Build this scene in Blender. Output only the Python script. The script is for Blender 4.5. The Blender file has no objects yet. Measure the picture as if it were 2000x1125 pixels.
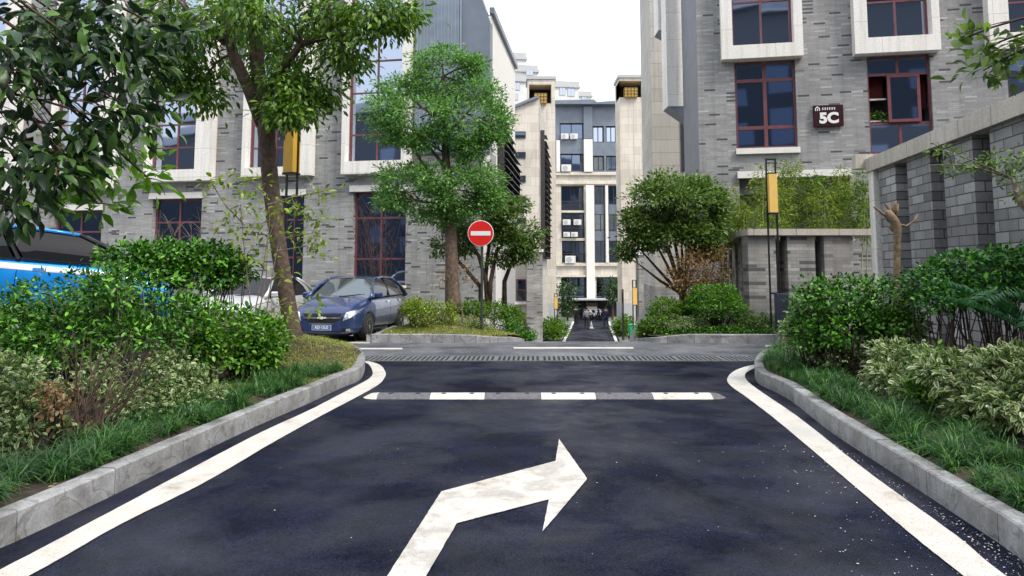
import bpy, bmesh, math, random
import numpy as np
from math import radians as R, sin, cos, pi
from mathutils import Vector, Matrix
from mathutils.bvhtree import BVHTree

random.seed(5)
rng = np.random.default_rng(11)
scn = bpy.context.scene
COL = scn.collection

# ------------------------------------------------------------------ camera
F, CX, CY, CAMZ = 1444.0, 1000.0, 388.0, 1.65
TH = R(5.5)
cd = bpy.data.cameras.new('camera')
cam = bpy.data.objects.new('camera', cd); COL.objects.link(cam)
cam.location = (0, 0, CAMZ); cam.rotation_euler = (R(90) + TH, 0, 0)
cd.sensor_width = 36; cd.lens = 36 * F / 2000; cd.sensor_fit = 'HORIZONTAL'
cd.shift_y = -(562.5 - CY) / 2000
cd.clip_start = 0.05; cd.clip_end = 2000
scn.camera = cam

# ------------------------------------------------------------------ sky, sun, exposure
SUN_EL, SUN_AZ = R(52), R(132)      # azimuth measured from +y towards +x
w = bpy.data.worlds.new('World'); scn.world = w; w.use_nodes = True
nt = w.node_tree; nt.nodes.clear()
out = nt.nodes.new('ShaderNodeOutputWorld')
sky = nt.nodes.new('ShaderNodeTexSky'); sky.sky_type = 'NISHITA'; sky.sun_disc = False
sky.sun_elevation = SUN_EL; sky.sun_rotation = SUN_AZ; sky.air_density = 1.2; sky.dust_density = 4
b1 = nt.nodes.new('ShaderNodeBackground'); b1.inputs[1].default_value = 0.05
nt.links.new(sky.outputs[0], b1.inputs[0])
b2 = nt.nodes.new('ShaderNodeBackground')          # the white overcast layer
tcw = nt.nodes.new('ShaderNodeTexCoord'); nz = nt.nodes.new('ShaderNodeTexNoise'); nz.inputs['Scale'].default_value = 1.6
nz.inputs['Detail'].default_value = 5
nt.links.new(tcw.outputs['Generated'], nz.inputs['Vector'])
rp = nt.nodes.new('ShaderNodeValToRGB')
rp.color_ramp.elements[0].position = .3; rp.color_ramp.elements[0].color = (.78, .82, .90, 1)
rp.color_ramp.elements[1].position = .62; rp.color_ramp.elements[1].color = (1, 1, 1, 1)
nt.links.new(nz.outputs[0], rp.inputs[0]); nt.links.new(rp.outputs[0], b2.inputs[0])
b2.inputs[1].default_value = 0.72
ad = nt.nodes.new('ShaderNodeAddShader')
nt.links.new(b1.outputs[0], ad.inputs[0]); nt.links.new(b2.outputs[0], ad.inputs[1])
nt.links.new(ad.outputs[0], out.inputs[0])
sl = bpy.data.lights.new('sun', 'SUN'); sl.energy = 1.5; sl.angle = R(12); sl.color = (1, .96, .9)
so = bpy.data.objects.new('sun', sl); COL.objects.link(so)
sd = Vector((sin(SUN_AZ) * cos(SUN_EL), cos(SUN_AZ) * cos(SUN_EL), sin(SUN_EL)))
so.rotation_euler = sd.to_track_quat('Z', 'Y').to_euler(); so.location = sd * 60
scn.view_settings.view_transform = 'Standard'; scn.view_settings.look = 'None'
scn.view_settings.exposure = 0.88; scn.view_settings.gamma = 1; scn.view_settings.use_curve_mapping = False

# ------------------------------------------------------------------ pixel <-> world
_up = Vector((0, -sin(TH), cos(TH))); _fw = Vector((0, cos(TH), sin(TH))); CAM = Vector((0, 0, CAMZ))
def ray(px, py):
    return Vector((1, 0, 0)) * ((px - CX) / F) + _up * (-(py - CY) / F) + _fw
def P(px, py, Y):
    d = ray(px, py); return CAM + d * (Y / d.y)
def G(px, py, z=0.0):
    d = ray(px, py); return CAM + d * ((z - CAMZ) / d.z)

# ------------------------------------------------------------------ materials
def mat(name):
    m = bpy.data.materials.new(name); m.use_nodes = True
    b = m.node_tree.nodes['Principled BSDF']; return m, m.node_tree, b
def N(t, k, **kw):
    n = t.nodes.new(k)
    for a, v in kw.items():
        if a in n.inputs: n.inputs[a].default_value = v
        else: setattr(n, a, v)
    return n
def ramp(t, src, stops, interp='LINEAR'):
    r = t.nodes.new('ShaderNodeValToRGB'); e = r.color_ramp.elements; r.color_ramp.interpolation = interp
    while len(e) > 1: e.remove(e[-1])
    e[0].position = stops[0][0]; e[0].color = (*stops[0][1], 1)
    for p, c in stops[1:]:
        q = e.new(p); q.color = (*c, 1)
    t.links.new(src, r.inputs[0]); return r.outputs[0]
def mixc(t, fac, a, b, mode='MIX'):
    m = t.nodes.new('ShaderNodeMix'); m.data_type = 'RGBA'; m.blend_type = mode
    for s, v in ((m.inputs[0], fac), (m.inputs[6], a), (m.inputs[7], b)):
        if hasattr(v, 'is_output'): t.links.new(v, s)
        elif isinstance(v, (int, float)): s.default_value = v
        else: s.default_value = (*v, 1)
    return m.outputs[2]
def bump(t, b, h, strength=.3, dist=.01):
    n = N(t, 'ShaderNodeBump', Strength=strength, Distance=dist); t.links.new(h, n.inputs['Height'])
    t.links.new(n.outputs[0], b.inputs['Normal'])
def wallco(t):
    tc = t.nodes.new('ShaderNodeTexCoord'); s = t.nodes.new('ShaderNodeSeparateXYZ'); c = t.nodes.new('ShaderNodeCombineXYZ')
    a = N(t, 'ShaderNodeMath', operation='ADD')
    t.links.new(tc.outputs['Object'], s.inputs[0]); t.links.new(s.outputs[0], a.inputs[0]); t.links.new(s.outputs[1], a.inputs[1])
    t.links.new(a.outputs[0], c.inputs[0]); t.links.new(s.outputs[2], c.inputs[1]); return c.outputs[0], tc.outputs['Object']
def plain(name, col, rough=.5, metal=0.0, noise=.12, scale=6, bmp=0.0, spec=.5, coat=0):
    m, t, b = mat(name)
    tc = t.nodes.new('ShaderNodeTexCoord'); n = N(t, 'ShaderNodeTexNoise', Scale=scale, Detail=6.0)
    t.links.new(tc.outputs['Object'], n.inputs['Vector'])
    lo = tuple(c * (1 - noise) for c in col); hi = tuple(min(1, c * (1 + noise)) for c in col)
    t.links.new(ramp(t, n.outputs[0], [(.3, lo), (.7, hi)]), b.inputs['Base Color'])
    b.inputs['Roughness'].default_value = rough; b.inputs['Metallic'].default_value = metal
    b.inputs['Specular IOR Level'].default_value = spec; b.inputs['Coat Weight'].default_value = coat
    b.inputs['Coat Roughness'].default_value = .04
    if bmp: bump(t, b, n.outputs[0], bmp, .01)
    return m
def brick(name, bw, bh, stops, mort, msize=.006, offset=.5, rough=.85, bmp=.5, warp=.0, big=.2):
    m, t, b = mat(name); v, ov = wallco(t)
    br = N(t, 'ShaderNodeTexBrick', Scale=1.0); br.offset = offset
    br.inputs['Brick Width'].default_value = bw; br.inputs['Row Height'].default_value = bh
    br.inputs['Mortar Size'].default_value = msize; br.inputs['Color1'].default_value = (0, 0, 0, 1)
    br.inputs['Color2'].default_value = (1, 1, 1, 1); br.inputs['Mortar'].default_value = (.5, .5, .5, 1)
    br.inputs['Mortar Smooth'].default_value = .1
    t.links.new(v, br.inputs['Vector'])
    c = ramp(t, br.outputs['Color'], stops)
    n1 = N(t, 'ShaderNodeTexNoise', Scale=.6, Detail=4.0); t.links.new(ov, n1.inputs['Vector'])
    n2 = N(t, 'ShaderNodeTexNoise', Scale=26.0, Detail=5.0); t.links.new(ov, n2.inputs['Vector'])
    g1 = ramp(t, n1.outputs[0], [(.3, (1 - big,) * 3), (.7, (1 + big * .4,) * 3)])
    g2 = ramp(t, n2.outputs[0], [(.3, (.85,) * 3), (.7, (1.1,) * 3)])
    c = mixc(t, 1.0, c, g1, 'MULTIPLY'); c = mixc(t, 1.0, c, g2, 'MULTIPLY')
    mp = N(t, 'ShaderNodeMapping'); mp.inputs['Scale'].default_value = (5.0, 5.0, .35); t.links.new(ov, mp.inputs['Vector'])
    n7 = N(t, 'ShaderNodeTexNoise', Scale=1.0, Detail=6.0, Roughness=.65); t.links.new(mp.outputs[0], n7.inputs['Vector'])
    c = mixc(t, 1.0, c, ramp(t, n7.outputs[0], [(.32, (.80, .79, .77)), (.52, (1.0,) * 3)]), 'MULTIPLY')   # rain streaks
    c = mixc(t, br.outputs['Fac'], c, mort)
    t.links.new(c, b.inputs['Base Color']); b.inputs['Roughness'].default_value = rough
    b.inputs['Specular IOR Level'].default_value = .25
    if bmp:
        hh = N(t, 'ShaderNodeMath', operation='SUBTRACT'); hh.inputs[0].default_value = 1
        t.links.new(br.outputs['Fac'], hh.inputs[1])
        h2 = N(t, 'ShaderNodeMath', operation='MULTIPLY_ADD'); t.links.new(n2.outputs[0], h2.inputs[0]); h2.inputs[1].default_value = .35
        t.links.new(hh.outputs[0], h2.inputs[2]); bump(t, b, h2.outputs[0], bmp, .012)
    return m
M = {}
gs = [(0, (.085, .087, .092)), (.05, (.12, .122, .128)), (.065, (.30, .303, .308)), (.5, (.345, .348, .35)), (.93, (.39, .39, .39)), (1, (.52, .515, .505))]
M['slate_brick'] = brick('grey_slate_brick', .34, .062, gs, (.23, .23, .235), .003, offset=.37, bmp=.6)
M['pier_brick'] = brick('dark_block_brick', .52, .17, [(0, (.19, .19, .195)), (.35, (.27, .27, .275)), (.8, (.35, .35, .35)), (1, (.46, .46, .455))], (.07, .07, .075), .010, bmp=.8, big=.35)
M['low_brick'] = brick('weathered_grey_brick', .42, .085, [(0, (.11, .11, .115)), (.06, (.14, .14, .145)), (.09, (.28, .275, .265)), (.8, (.37, .36, .345)), (1, (.46, .45, .43))], (.2, .195, .19), .004, bmp=.6, big=.4)
M['cream'] = brick('cream_stone_cladding', 1.15, .62, [(0, (.60, .55, .47)), (.5, (.66, .61, .53)), (1, (.71, .665, .59))], (.36, .33, .28), .008, offset=.5, rough=.7, bmp=.3, big=.08)
M['cream2'] = brick('grey_cream_cladding', 2.2, .55, [(0, (.44, .42, .38)), (1, (.52, .50, .455))], (.27, .255, .23), .012, offset=.2, rough=.7, bmp=.3, big=.1)
M['surround'] = brick('white_stone_surround', 3.1, 1.05, [(0, (.80, .775, .73)), (1, (.86, .84, .80))], (.45, .42, .37), .006, offset=.0, rough=.6, bmp=.1, big=.06)
M['coping'] = brick('pale_coping_stone', 1.05, 3.0, [(0, (.50, .46, .40)), (1, (.60, .56, .50))], (.22, .2, .18), .010, offset=.0, rough=.7, bmp=.2, big=.15)
M['white'] = plain('white_render', (.76, .74, .70), .6, noise=.05)
M['palewall'] = plain('pale_far_render', (.60, .60, .60), .7, noise=.06, scale=1.2)
M['palegrey'] = plain('pale_far_trim', (.42, .43, .44), .7, noise=.06)
M['slateblue'] = plain('slate_metal_cladding', (.17, .20, .245), .45, .2, noise=.12, scale=1.5)
M['ribmetal'] = plain('ribbed_blue_grey_metal', (.27, .32, .38), .35, .35, noise=.2, scale=1.2)
M['return'] = plain('blue_grey_side_wall', (.19, .20, .225), .75, noise=.1, scale=2)
M['darkmetal'] = plain('dark_louvre_metal', (.06, .055, .058), .45, .3)
M['blackmetal'] = plain('black_painted_metal', (.018, .018, .02), .4, .3)
M['redframe'] = plain('dark_red_window_frame', (.16, .055, .062), .4, noise=.15)
M['darkframe'] = plain('dark_window_frame', (.035, .038, .045), .4)
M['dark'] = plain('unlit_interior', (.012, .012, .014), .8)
M['yellow'] = plain('amber_lamp_acrylic', (.62, .36, .035), .4, noise=.06)
M['paleyellow'] = plain('pale_amber_lamp_acrylic', (.78, .50, .14), .4, noise=.06)
M['bark'] = plain('brown_bark', (.085, .058, .042), .9, noise=.5, scale=14, bmp=.9)
M['redbark'] = plain('reddish_bark', (.13, .088, .068), .9, noise=.45, scale=12, bmp=.9)
M['palebark'] = plain('pale_grey_bark', (.20, .16, .12), .9, noise=.4, scale=18, bmp=.6)
M['tanbark'] = plain('tan_peeling_bark', (.19, .135, .085), .85, noise=.45, scale=16, bmp=.7)
M['twig'] = plain('dark_twig', (.07, .045, .03), .9, noise=.3)
M['bamboo'] = plain('bamboo_cane', (.35, .36, .17), .5, noise=.3)
M['red'] = plain('red_sign_face', (.66, .018, .015), .35, noise=.03)
M['signwhite'] = plain('white_sign_face', (.8, .8, .78), .4, noise=.03)
M['maroon'] = plain('dark_maroon_panel', (.03, .005, .010), .6, spec=.2)
M['chrome'] = plain('chrome_trim', (.75, .75, .77), .15, 1.0, noise=.02)
M['rim'] = plain('alloy_rim', (.55, .55, .56), .3, .9, noise=.05)
M['tyre'] = plain('black_tyre_rubber', (.018, .018, .018), .85)
M['bin'] = plain('green_bin_plastic', (.02, .38, .16), .4)
M['acwhite'] = plain('white_air_conditioner_casing', (.68, .68, .66), .5)
M['skin'] = plain('skin', (.42, .26, .18), .55)
M['hair'] = plain('black_hair', (.012, .01, .009), .6)
M['cloth_dark'] = plain('dark_cloth', (.02, .022, .03), .9)
M['cloth_grey'] = plain('grey_blue_cloth', (.22, .25, .32), .9)
M['cloth_navy'] = plain('navy_cloth', (.035, .045, .10), .9)
M['petal'] = plain('dull_petal', (.62, .60, .55), .8, noise=.4, scale=40)
M['soil'] = plain('planting_soil', (.05, .035, .025), .95, noise=.5, scale=9, bmp=1.0)
M['plateblue'] = plain('blue_number_plate', (.07, .16, .42), .4)
M['rubber'] = plain('worn_black_rubber', (.12, .12, .13), .75, noise=.3, scale=30, bmp=.4)

def glass(name, tint, rough=.03, fac=.75):
    m, t, b = mat(name)
    b.inputs['Base Color'].default_value = (*tint, 1); b.inputs['Roughness'].default_value = rough
    b.inputs['Metallic'].default_value = fac
    tc = t.nodes.new('ShaderNodeTexCoord'); n = N(t, 'ShaderNodeTexNoise', Scale=.8, Detail=1.0)
    t.links.new(tc.outputs['Object'], n.inputs['Vector']); bump(t, b, n.outputs[0], .12, .02)
    return m
M['pane'] = glass('blue_coated_glass', (.40, .45, .55), fac=1.0)
M['panedark'] = glass('dark_coated_glass', (.15, .19, .27), fac=1.0)
M['carglass'] = glass('tinted_car_glass', (.012, .013, .016), .02, .0)
M['carglass'].node_tree.nodes['Principled BSDF'].inputs['Specular IOR Level'].default_value = .35
M['windscreen'] = glass('clear_windscreen', (.20, .24, .25), .03, .8)
def paint(name, col):
    m, t, b = mat(name); b.inputs['Base Color'].default_value = (*col, 1); b.inputs['Metallic'].default_value = .35
    b.inputs['Roughness'].default_value = .32; b.inputs['Coat Weight'].default_value = 1; b.inputs['Coat Roughness'].default_value = .03
    tc = t.nodes.new('ShaderNodeTexCoord'); n = N(t, 'ShaderNodeTexNoise', Scale=5.0, Detail=8.0)
    t.links.new(tc.outputs['Object'], n.inputs['Vector'])
    t.links.new(ramp(t, n.outputs[0], [(.35, (.25,) * 3), (.75, (.42,) * 3)]), b.inputs['Roughness'])
    return m
M['navy'] = paint('navy_car_paint', (.03, .055, .16))
M['blue'] = paint('bright_blue_car_paint', (.005, .28, .82))
M['whitepaint'] = paint('white_car_paint', (.72, .73, .74))

def asphalt(name, base, light, rlo, rhi, specks=.5, spec=.09, worn=(.028, .030, .041)):
    m, t, b = mat(name)
    tc = t.nodes.new('ShaderNodeTexCoord'); o = tc.outputs['Object']
    n1 = N(t, 'ShaderNodeTexNoise', Scale=.55, Detail=5.0, Distortion=.6); n2 = N(t, 'ShaderNodeTexNoise', Scale=95.0, Detail=3.0)
    n3 = N(t, 'ShaderNodeTexVoronoi', Scale=80.0)
    for n in (n1, n2, n3): t.links.new(o, n.inputs['Vector'])
    c = ramp(t, n1.outputs[0], [(.3, base), (.7, light)])
    n6 = N(t, 'ShaderNodeTexNoise', Scale=2.6, Detail=7.0, Roughness=.7); t.links.new(o, n6.inputs['Vector'])
    c = mixc(t, 1.0, c, ramp(t, n6.outputs[0], [(.32, (.55,) * 3), (.7, (1.55,) * 3)]), 'MULTIPLY')
    g = ramp(t, n2.outputs[0], [(.36, (.3,) * 3), (.62, (2.0,) * 3)])
    c = mixc(t, 1.0, c, g, 'MULTIPLY')
    c = mixc(t, ramp(t, n1.outputs[0], [(.50, (0,) * 3), (.72, (.55,) * 3)]), c, worn)     # greyer trafficked patches
    # scattered pale stone chips
    n4 = N(t, 'ShaderNodeTexVoronoi', Scale=14.0); t.links.new(o, n4.inputs['Vector'])
    ch = ramp(t, n4.outputs['Distance'], [(0, (1,) * 3), (.035, (1,) * 3), (.05, (0,) * 3)])
    n5 = N(t, 'ShaderNodeTexNoise', Scale=2.3, Detail=2.0); t.links.new(o, n5.inputs['Vector'])
    cm = ramp(t, n5.outputs[0], [(.56, (0,) * 3), (.66, (specks,) * 3)])
    fm = mixc(t, 1.0, ch, cm, 'MULTIPLY')
    c = mixc(t, fm, c, (.30, .29, .27))
    t.links.new(c, b.inputs['Base Color'])
    t.links.new(ramp(t, n6.outputs[0], [(.35, (rlo,) * 3), (.6, (rhi,) * 3)]), b.inputs['Roughness'])
    n8 = N(t, 'ShaderNodeTexNoise', Scale=.8, Detail=5.0, Roughness=.6, Distortion=.4); t.links.new(o, n8.inputs['Vector'])
    t.links.new(ramp(t, n8.outputs[0], [(.42, (spec * .4,) * 3), (.68, (spec * 4.5,) * 3)]), b.inputs['Specular IOR Level'])
    bump(t, b, n3.outputs['Distance'], .7, .004)
    return m
M['asphalt'] = asphalt('black_asphalt', (.0035, .0045, .011), (.0105, .0125, .027), .40, .66)
M['asphalt2'] = asphalt('grey_worn_asphalt', (.055, .059, .068), (.095, .10, .112), .6, .75, .2, .3, (.15, .155, .165))
M['paver'] = brick('grass_paver', .3, .2, [(0, (.16, .17, .10)), (1, (.26, .27, .17))], (.10, .13, .05), .03, bmp=.5)
def kerbmat():
    m, t, b = mat('granite_kerb')
    tc = t.nodes.new('ShaderNodeTexCoord'); o = tc.outputs['Object']
    at = t.nodes.new('ShaderNodeAttribute'); at.attribute_name = 'tone'
    n1 = N(t, 'ShaderNodeTexNoise', Scale=1.8, Detail=4.0, Distortion=2.2); n2 = N(t, 'ShaderNodeTexNoise', Scale=60.0, Detail=4.0)
    n3 = N(t, 'ShaderNodeTexNoise', Scale=5.0, Detail=6.0)
    for n in (n1, n2, n3): t.links.new(o, n.inputs['Vector'])
    c = ramp(t, n1.outputs[0], [(.3, (.22, .225, .235)), (.46, (.36, .365, .37)), (.485, (.19, .195, .2)), (.51, (.34, .345, .35)), (.75, (.29, .295, .305))])
    c = mixc(t, 1.0, c, ramp(t, n2.outputs[0], [(.3, (.8,) * 3), (.7, (1.15,) * 3)]), 'MULTIPLY')
    c = mixc(t, 1.0, c, ramp(t, n3.outputs[0], [(.35, (.72, .7, .66)), (.6, (1.05,) * 3)]), 'MULTIPLY')
    c = mixc(t, 1.0, c, at.outputs['Color'], 'MULTIPLY')
    t.links.new(c, b.inputs['Base Color']); b.inputs['Roughness'].default_value = .6
    bump(t, b, n2.outputs[0], .25, .004); return m
M['kerb'] = kerbmat()
def linepaint(name='worn_white_road_paint', grime=0):
    m, t, b = mat(name)
    tc = t.nodes.new('ShaderNodeTexCoord'); o = tc.outputs['Object']
    n1 = N(t, 'ShaderNodeTexNoise', Scale=3.0, Detail=8.0, Roughness=.7); n2 = N(t, 'ShaderNodeTexNoise', Scale=90.0, Detail=3.0)
    for n in (n1, n2): t.links.new(o, n.inputs['Vector'])
    c = ramp(t, n1.outputs[0], [(.28, (.36, .30, .24)), (.42, (.55, .525, .475)), (.7, (.65, .63, .585))])
    if grime:
        n9 = N(t, 'ShaderNodeTexNoise', Scale=2.2, Detail=6.0, Roughness=.6); t.links.new(o, n9.inputs['Vector'])
        c = mixc(t, 1.0, c, ramp(t, n9.outputs[0], [(.50, (1,) * 3), (.58, (.72, .71, .71)), (.62, (.78, .77, .77)), (.68, (1,) * 3)]), 'MULTIPLY')
    w_ = ramp(t, n2.outputs[0], [(.30, (.25,) * 3), (.38, (1,) * 3)])
    c = mixc(t, 1.0, c, w_, 'MULTIPLY')
    n3 = N(t, 'ShaderNodeTexNoise', Scale=38.0, Detail=6.0, Roughness=.75); t.links.new(o, n3.inputs['Vector'])
    n4 = N(t, 'ShaderNodeTexNoise', Scale=1.7, Detail=3.0); t.links.new(o, n4.inputs['Vector'])
    aa = N(t, 'ShaderNodeMath', operation='MULTIPLY_ADD'); t.links.new(n4.outputs[0], aa.inputs[0]); aa.inputs[1].default_value = .35; t.links.new(n3.outputs[0], aa.inputs[2])
    c = mixc(t, ramp(t, aa.outputs[0], [(.475, (1,) * 3), (.51, (0,) * 3)]), c, (.05, .05, .055))
    t.links.new(c, b.inputs['Base Color']); b.inputs['Roughness'].default_value = .6; bump(t, b, n2.outputs[0], .3, .003); return m
M['line'] = linepaint(); M['line2'] = linepaint('grimy_white_arrow_paint', 1)
M['worn'] = plain('faded_grey_road_paint', (.34, .35, .37), .6, noise=.5, scale=8)

def leafmat(name, stops, edge=None, rough=.42, tr=.28, spec=.5):
    m, t, b = mat(name); gm = t.nodes.new('ShaderNodeNewGeometry')
    c = ramp(t, gm.outputs['Random Per Island'], stops)
    if edge:
        at = t.nodes.new('ShaderNodeAttribute'); at.attribute_name = 'edge'
        e2 = ramp(t, gm.outputs['Random Per Island'], edge)
        f = ramp(t, at.outputs['Fac'], [(.45, (0,) * 3), (.6, (1,) * 3)])
        c = mixc(t, f, c, e2)
    t.links.new(c, b.inputs['Base Color']); b.inputs['Roughness'].default_value = rough; b.inputs['Specular IOR Level'].default_value = spec
    tl = t.nodes.new('ShaderNodeBsdfTranslucent'); hs = N(t, 'ShaderNodeHueSaturation', Value=1.3, Saturation=1.1)
    t.links.new(c, hs.inputs['Color']); t.links.new(hs.outputs[0], tl.inputs[0])
    ms = t.nodes.new('ShaderNodeMixShader'); ms.inputs[0].default_value = tr
    t.links.new(b.outputs[0], ms.inputs[1]); t.links.new(tl.outputs[0], ms.inputs[2])
    t.links.new(ms.outputs[0], t.nodes['Material Output'].inputs[0]); return m
def greens(a, b, c, k=0):
    return [(0, a), (.55, b), (.93, c), (1, tuple(min(1, x * 1.25) for x in c))]
M['lf_dark'] = leafmat('dark_glossy_leaf', greens((.008, .022, .010), (.024, .060, .022), (.09, .19, .035)), spec=.35, rough=.4, tr=.15)
M['lf_lime'] = leafmat('bright_young_leaf', greens((.06, .15, .015), (.12, .27, .03), (.22, .40, .06)), tr=.4)
M['lf_mid'] = leafmat('mid_green_leaf', greens((.035, .085, .012), (.085, .185, .02), (.19, .34, .04)), tr=.35)
M['lf_camphor'] = leafmat('soft_green_leaf', greens((.06, .15, .04), (.135, .30, .07), (.27, .48, .13)), tr=.35)
M['lf_olive'] = leafmat('olive_green_leaf', greens((.045, .09, .018), (.10, .18, .035), (.21, .33, .07)), tr=.3)
M['lf_hedge'] = leafmat('glossy_hedge_leaf', greens((.010, .045, .006), (.042, .155, .012), (.16, .40, .035)), rough=.36, tr=.12, spec=.4)
M['lf_hedge2'] = leafmat('deep_green_hedge_leaf', greens((.010, .045, .012), (.035, .145, .022), (.13, .36, .04)), rough=.34, tr=.12, spec=.4)
M['lf_fresh'] = leafmat('fresh_green_bush_leaf', greens((.022, .075, .010), (.07, .205, .02), (.21, .43, .045)), rough=.35, tr=.3)
M['lf_yellow'] = leafmat('yellow_green_leaf', greens((.10, .16, .02), (.20, .30, .035), (.36, .46, .07)), tr=.35)
M['lf_bamboo'] = leafmat('bamboo_leaf', greens((.09, .16, .02), (.20, .30, .04), (.38, .45, .09)), tr=.4)
M['lf_rust'] = leafmat('rusty_dry_leaf', greens((.12, .06, .025), (.25, .15, .06), (.38, .28, .12)), tr=.3)
M['lf_varieg'] = leafmat('variegated_leaf', greens((.04, .09, .025), (.08, .15, .035), (.15, .24, .06)),
                         edge=[(0, (.08, .17, .04)), (.4, (.33, .42, .14)), (.75, (.62, .68, .38)), (1, (.85, .86, .66))], rough=.4, tr=.25)
M['lf_varieg2'] = leafmat('faintly_variegated_leaf', greens((.03, .07, .02), (.06, .13, .03), (.12, .22, .05)),
                         edge=[(0, (.06, .13, .03)), (.45, (.16, .24, .07)), (.8, (.40, .45, .20)), (1, (.62, .64, .38))], rough=.4, tr=.2)
M['lf_grass'] = leafmat('dark_border_grass_blade', greens((.012, .05, .014), (.03, .115, .024), (.12, .27, .05)), rough=.4, tr=.25)
M['lf_lawn'] = leafmat('dry_lawn_blade', [(0, (.09, .16, .02)), (.5, (.26, .32, .06)), (1, (.50, .44, .15))], tr=.3, rough=.6)
M['lf_palm'] = leafmat('palm_leaflet', greens((.012, .06, .02), (.025, .11, .03), (.05, .17, .05)), rough=.3, tr=.2)

# ------------------------------------------------------------------ objects
ROOTM = {}
def tag(o, label=None, cat=None, group=None, kind=None):
    if label: o['label'] = label
    if cat: o['category'] = cat
    if group: o['group'] = group
    if kind: o['kind'] = kind
    return o
def thing(name, label, cat, loc=(0, 0, 0), rz=0.0, group=None, rot=None):
    o = bpy.data.objects.new(name, None); COL.objects.link(o); o.empty_display_size = .2
    o.location = loc; o.rotation_euler = rot or (0, 0, rz); tag(o, label, cat, group)
    from mathutils import Euler
    ROOTM[o.name] = Matrix.Translation(Vector(loc)) @ Euler(o.rotation_euler).to_matrix().to_4x4()
    return o
def rootm(o):
    while o.parent: o = o.parent
    return ROOTM.get(o.name, Matrix.Identity(4))
class MB:
    def __init__(s): s.v = []; s.f = []; s.sm = False
    def add(s, vs, fs):
        n = len(s.v); s.v += [tuple(v) for v in vs]; s.f += [tuple(i + n for i in f) for f in fs]; return s
    def box(s, x0, x1, y0, y1, z0, z1, c=0.0):
        if x0 > x1: x0, x1 = x1, x0
        if y0 > y1: y0, y1 = y1, y0
        if z0 > z1: z0, z1 = z1, z0
        if c:
            a = []
            for z, k in ((z0, c), (z0 + c, 0), (z1 - c, 0), (z1, c)):
                X0, X1, Y0, Y1 = x0 + k, x1 - k, y0 + k, y1 - k; q = c if not k else c * .3
                a += [(X0 + q, Y0, z), (X1 - q, Y0, z), (X1, Y0 + q, z), (X1, Y1 - q, z), (X1 - q, Y1, z), (X0 + q, Y1, z), (X0, Y1 - q, z), (X0, Y0 + q, z)]
            fs = [tuple(range(7, -1, -1)), tuple(range(24, 32))]
            for r_ in range(3):
                for i in range(8): fs.append((r_ * 8 + i, r_ * 8 + (i + 1) % 8, r_ * 8 + 8 + (i + 1) % 8, r_ * 8 + 8 + i))
            return s.add(a, fs)
        return s.add([(x0, y0, z0), (x1, y0, z0), (x1, y1, z0), (x0, y1, z0), (x0, y0, z1), (x1, y0, z1), (x1, y1, z1), (x0, y1, z1)],
                     [(0, 3, 2, 1), (4, 5, 6, 7), (0, 1, 5, 4), (1, 2, 6, 5), (2, 3, 7, 6), (3, 0, 4, 7)])
    def prism(s, poly, z0, z1):           # poly of (x, y), extruded in z
        n = len(poly); vs = [(x, y, z0) for x, y in poly] + [(x, y, z1) for x, y in poly]
        return s.add(vs, [tuple(range(n - 1, -1, -1)), tuple(range(n, 2 * n))] + [(i, (i + 1) % n, n + (i + 1) % n, n + i) for i in range(n)])
    def xprism(s, poly, y0, y1):          # poly of (x, z), extruded in y
        n = len(poly); vs = [(x, y0, z) for x, z in poly] + [(x, y1, z) for x, z in poly]
        return s.add(vs, [tuple(range(n)), tuple(range(2 * n - 1, n - 1, -1))] + [(i, n + i, n + (i + 1) % n, (i + 1) % n) for i in range(n)])
    def hexa(s, b, t):                    # 4 base + 4 top corner points
        return s.add(list(b) + list(t), [(3, 2, 1, 0), (4, 5, 6, 7), (0, 1, 5, 4), (1, 2, 6, 5), (2, 3, 7, 6), (3, 0, 4, 7)])
    def tube(s, pts, rad, k=6, cap=True):
        pts = [Vector(p) for p in pts]; n = len(pts)
        if isinstance(rad, (int, float)): rad = [rad] * n
        base = len(s.v); ref = None
        for i, p in enumerate(pts):
            d = (pts[min(i + 1, n - 1)] - pts[max(i - 1, 0)])
            d = d.normalized() if d.length > 1e-9 else Vector((0, 0, 1))
            if ref is None: ref = Vector((1, 0, 0)) if abs(d.x) < .8 else Vector((0, 1, 0))
            u = (ref - d * ref.dot(d)).normalized(); v = d.cross(u); ref = u
            for j in range(k):
                a = 2 * pi * j / k; q = p + (u * cos(a) + v * sin(a)) * rad[i]; s.v.append(tuple(q))
        for i in range(n - 1):
            for j in range(k):
                a = base + i * k + j; b_ = base + i * k + (j + 1) % k; s.f.append((a, b_, b_ + k, a + k))
        if cap:
            s.f.append(tuple(base + j for j in range(k - 1, -1, -1))); s.f.append(tuple(base + (n - 1) * k + j for j in range(k)))
        return s
    def lathe(s, prof, k=20, axis='z', c=(0, 0, 0)):
        base = len(s.v)
        for r_, h in prof:
            for j in range(k):
                a = 2 * pi * j / k; x, y = r_ * cos(a), r_ * sin(a)
                q = (x, y, h) if axis == 'z' else ((h, x, y) if axis == 'x' else (y, h, x))
                s.v.append((q[0] + c[0], q[1] + c[1], q[2] + c[2]))
        for i in range(len(prof) - 1):
            for j in range(k):
                a = base + i * k + j; b_ = base + i * k + (j + 1) % k; s.f.append((a, b_, b_ + k, a + k))
        s.f.append(tuple(base + j for j in range(k - 1, -1, -1))); s.f.append(tuple(base + (len(prof) - 1) * k + j for j in range(k)))
        return s
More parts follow.
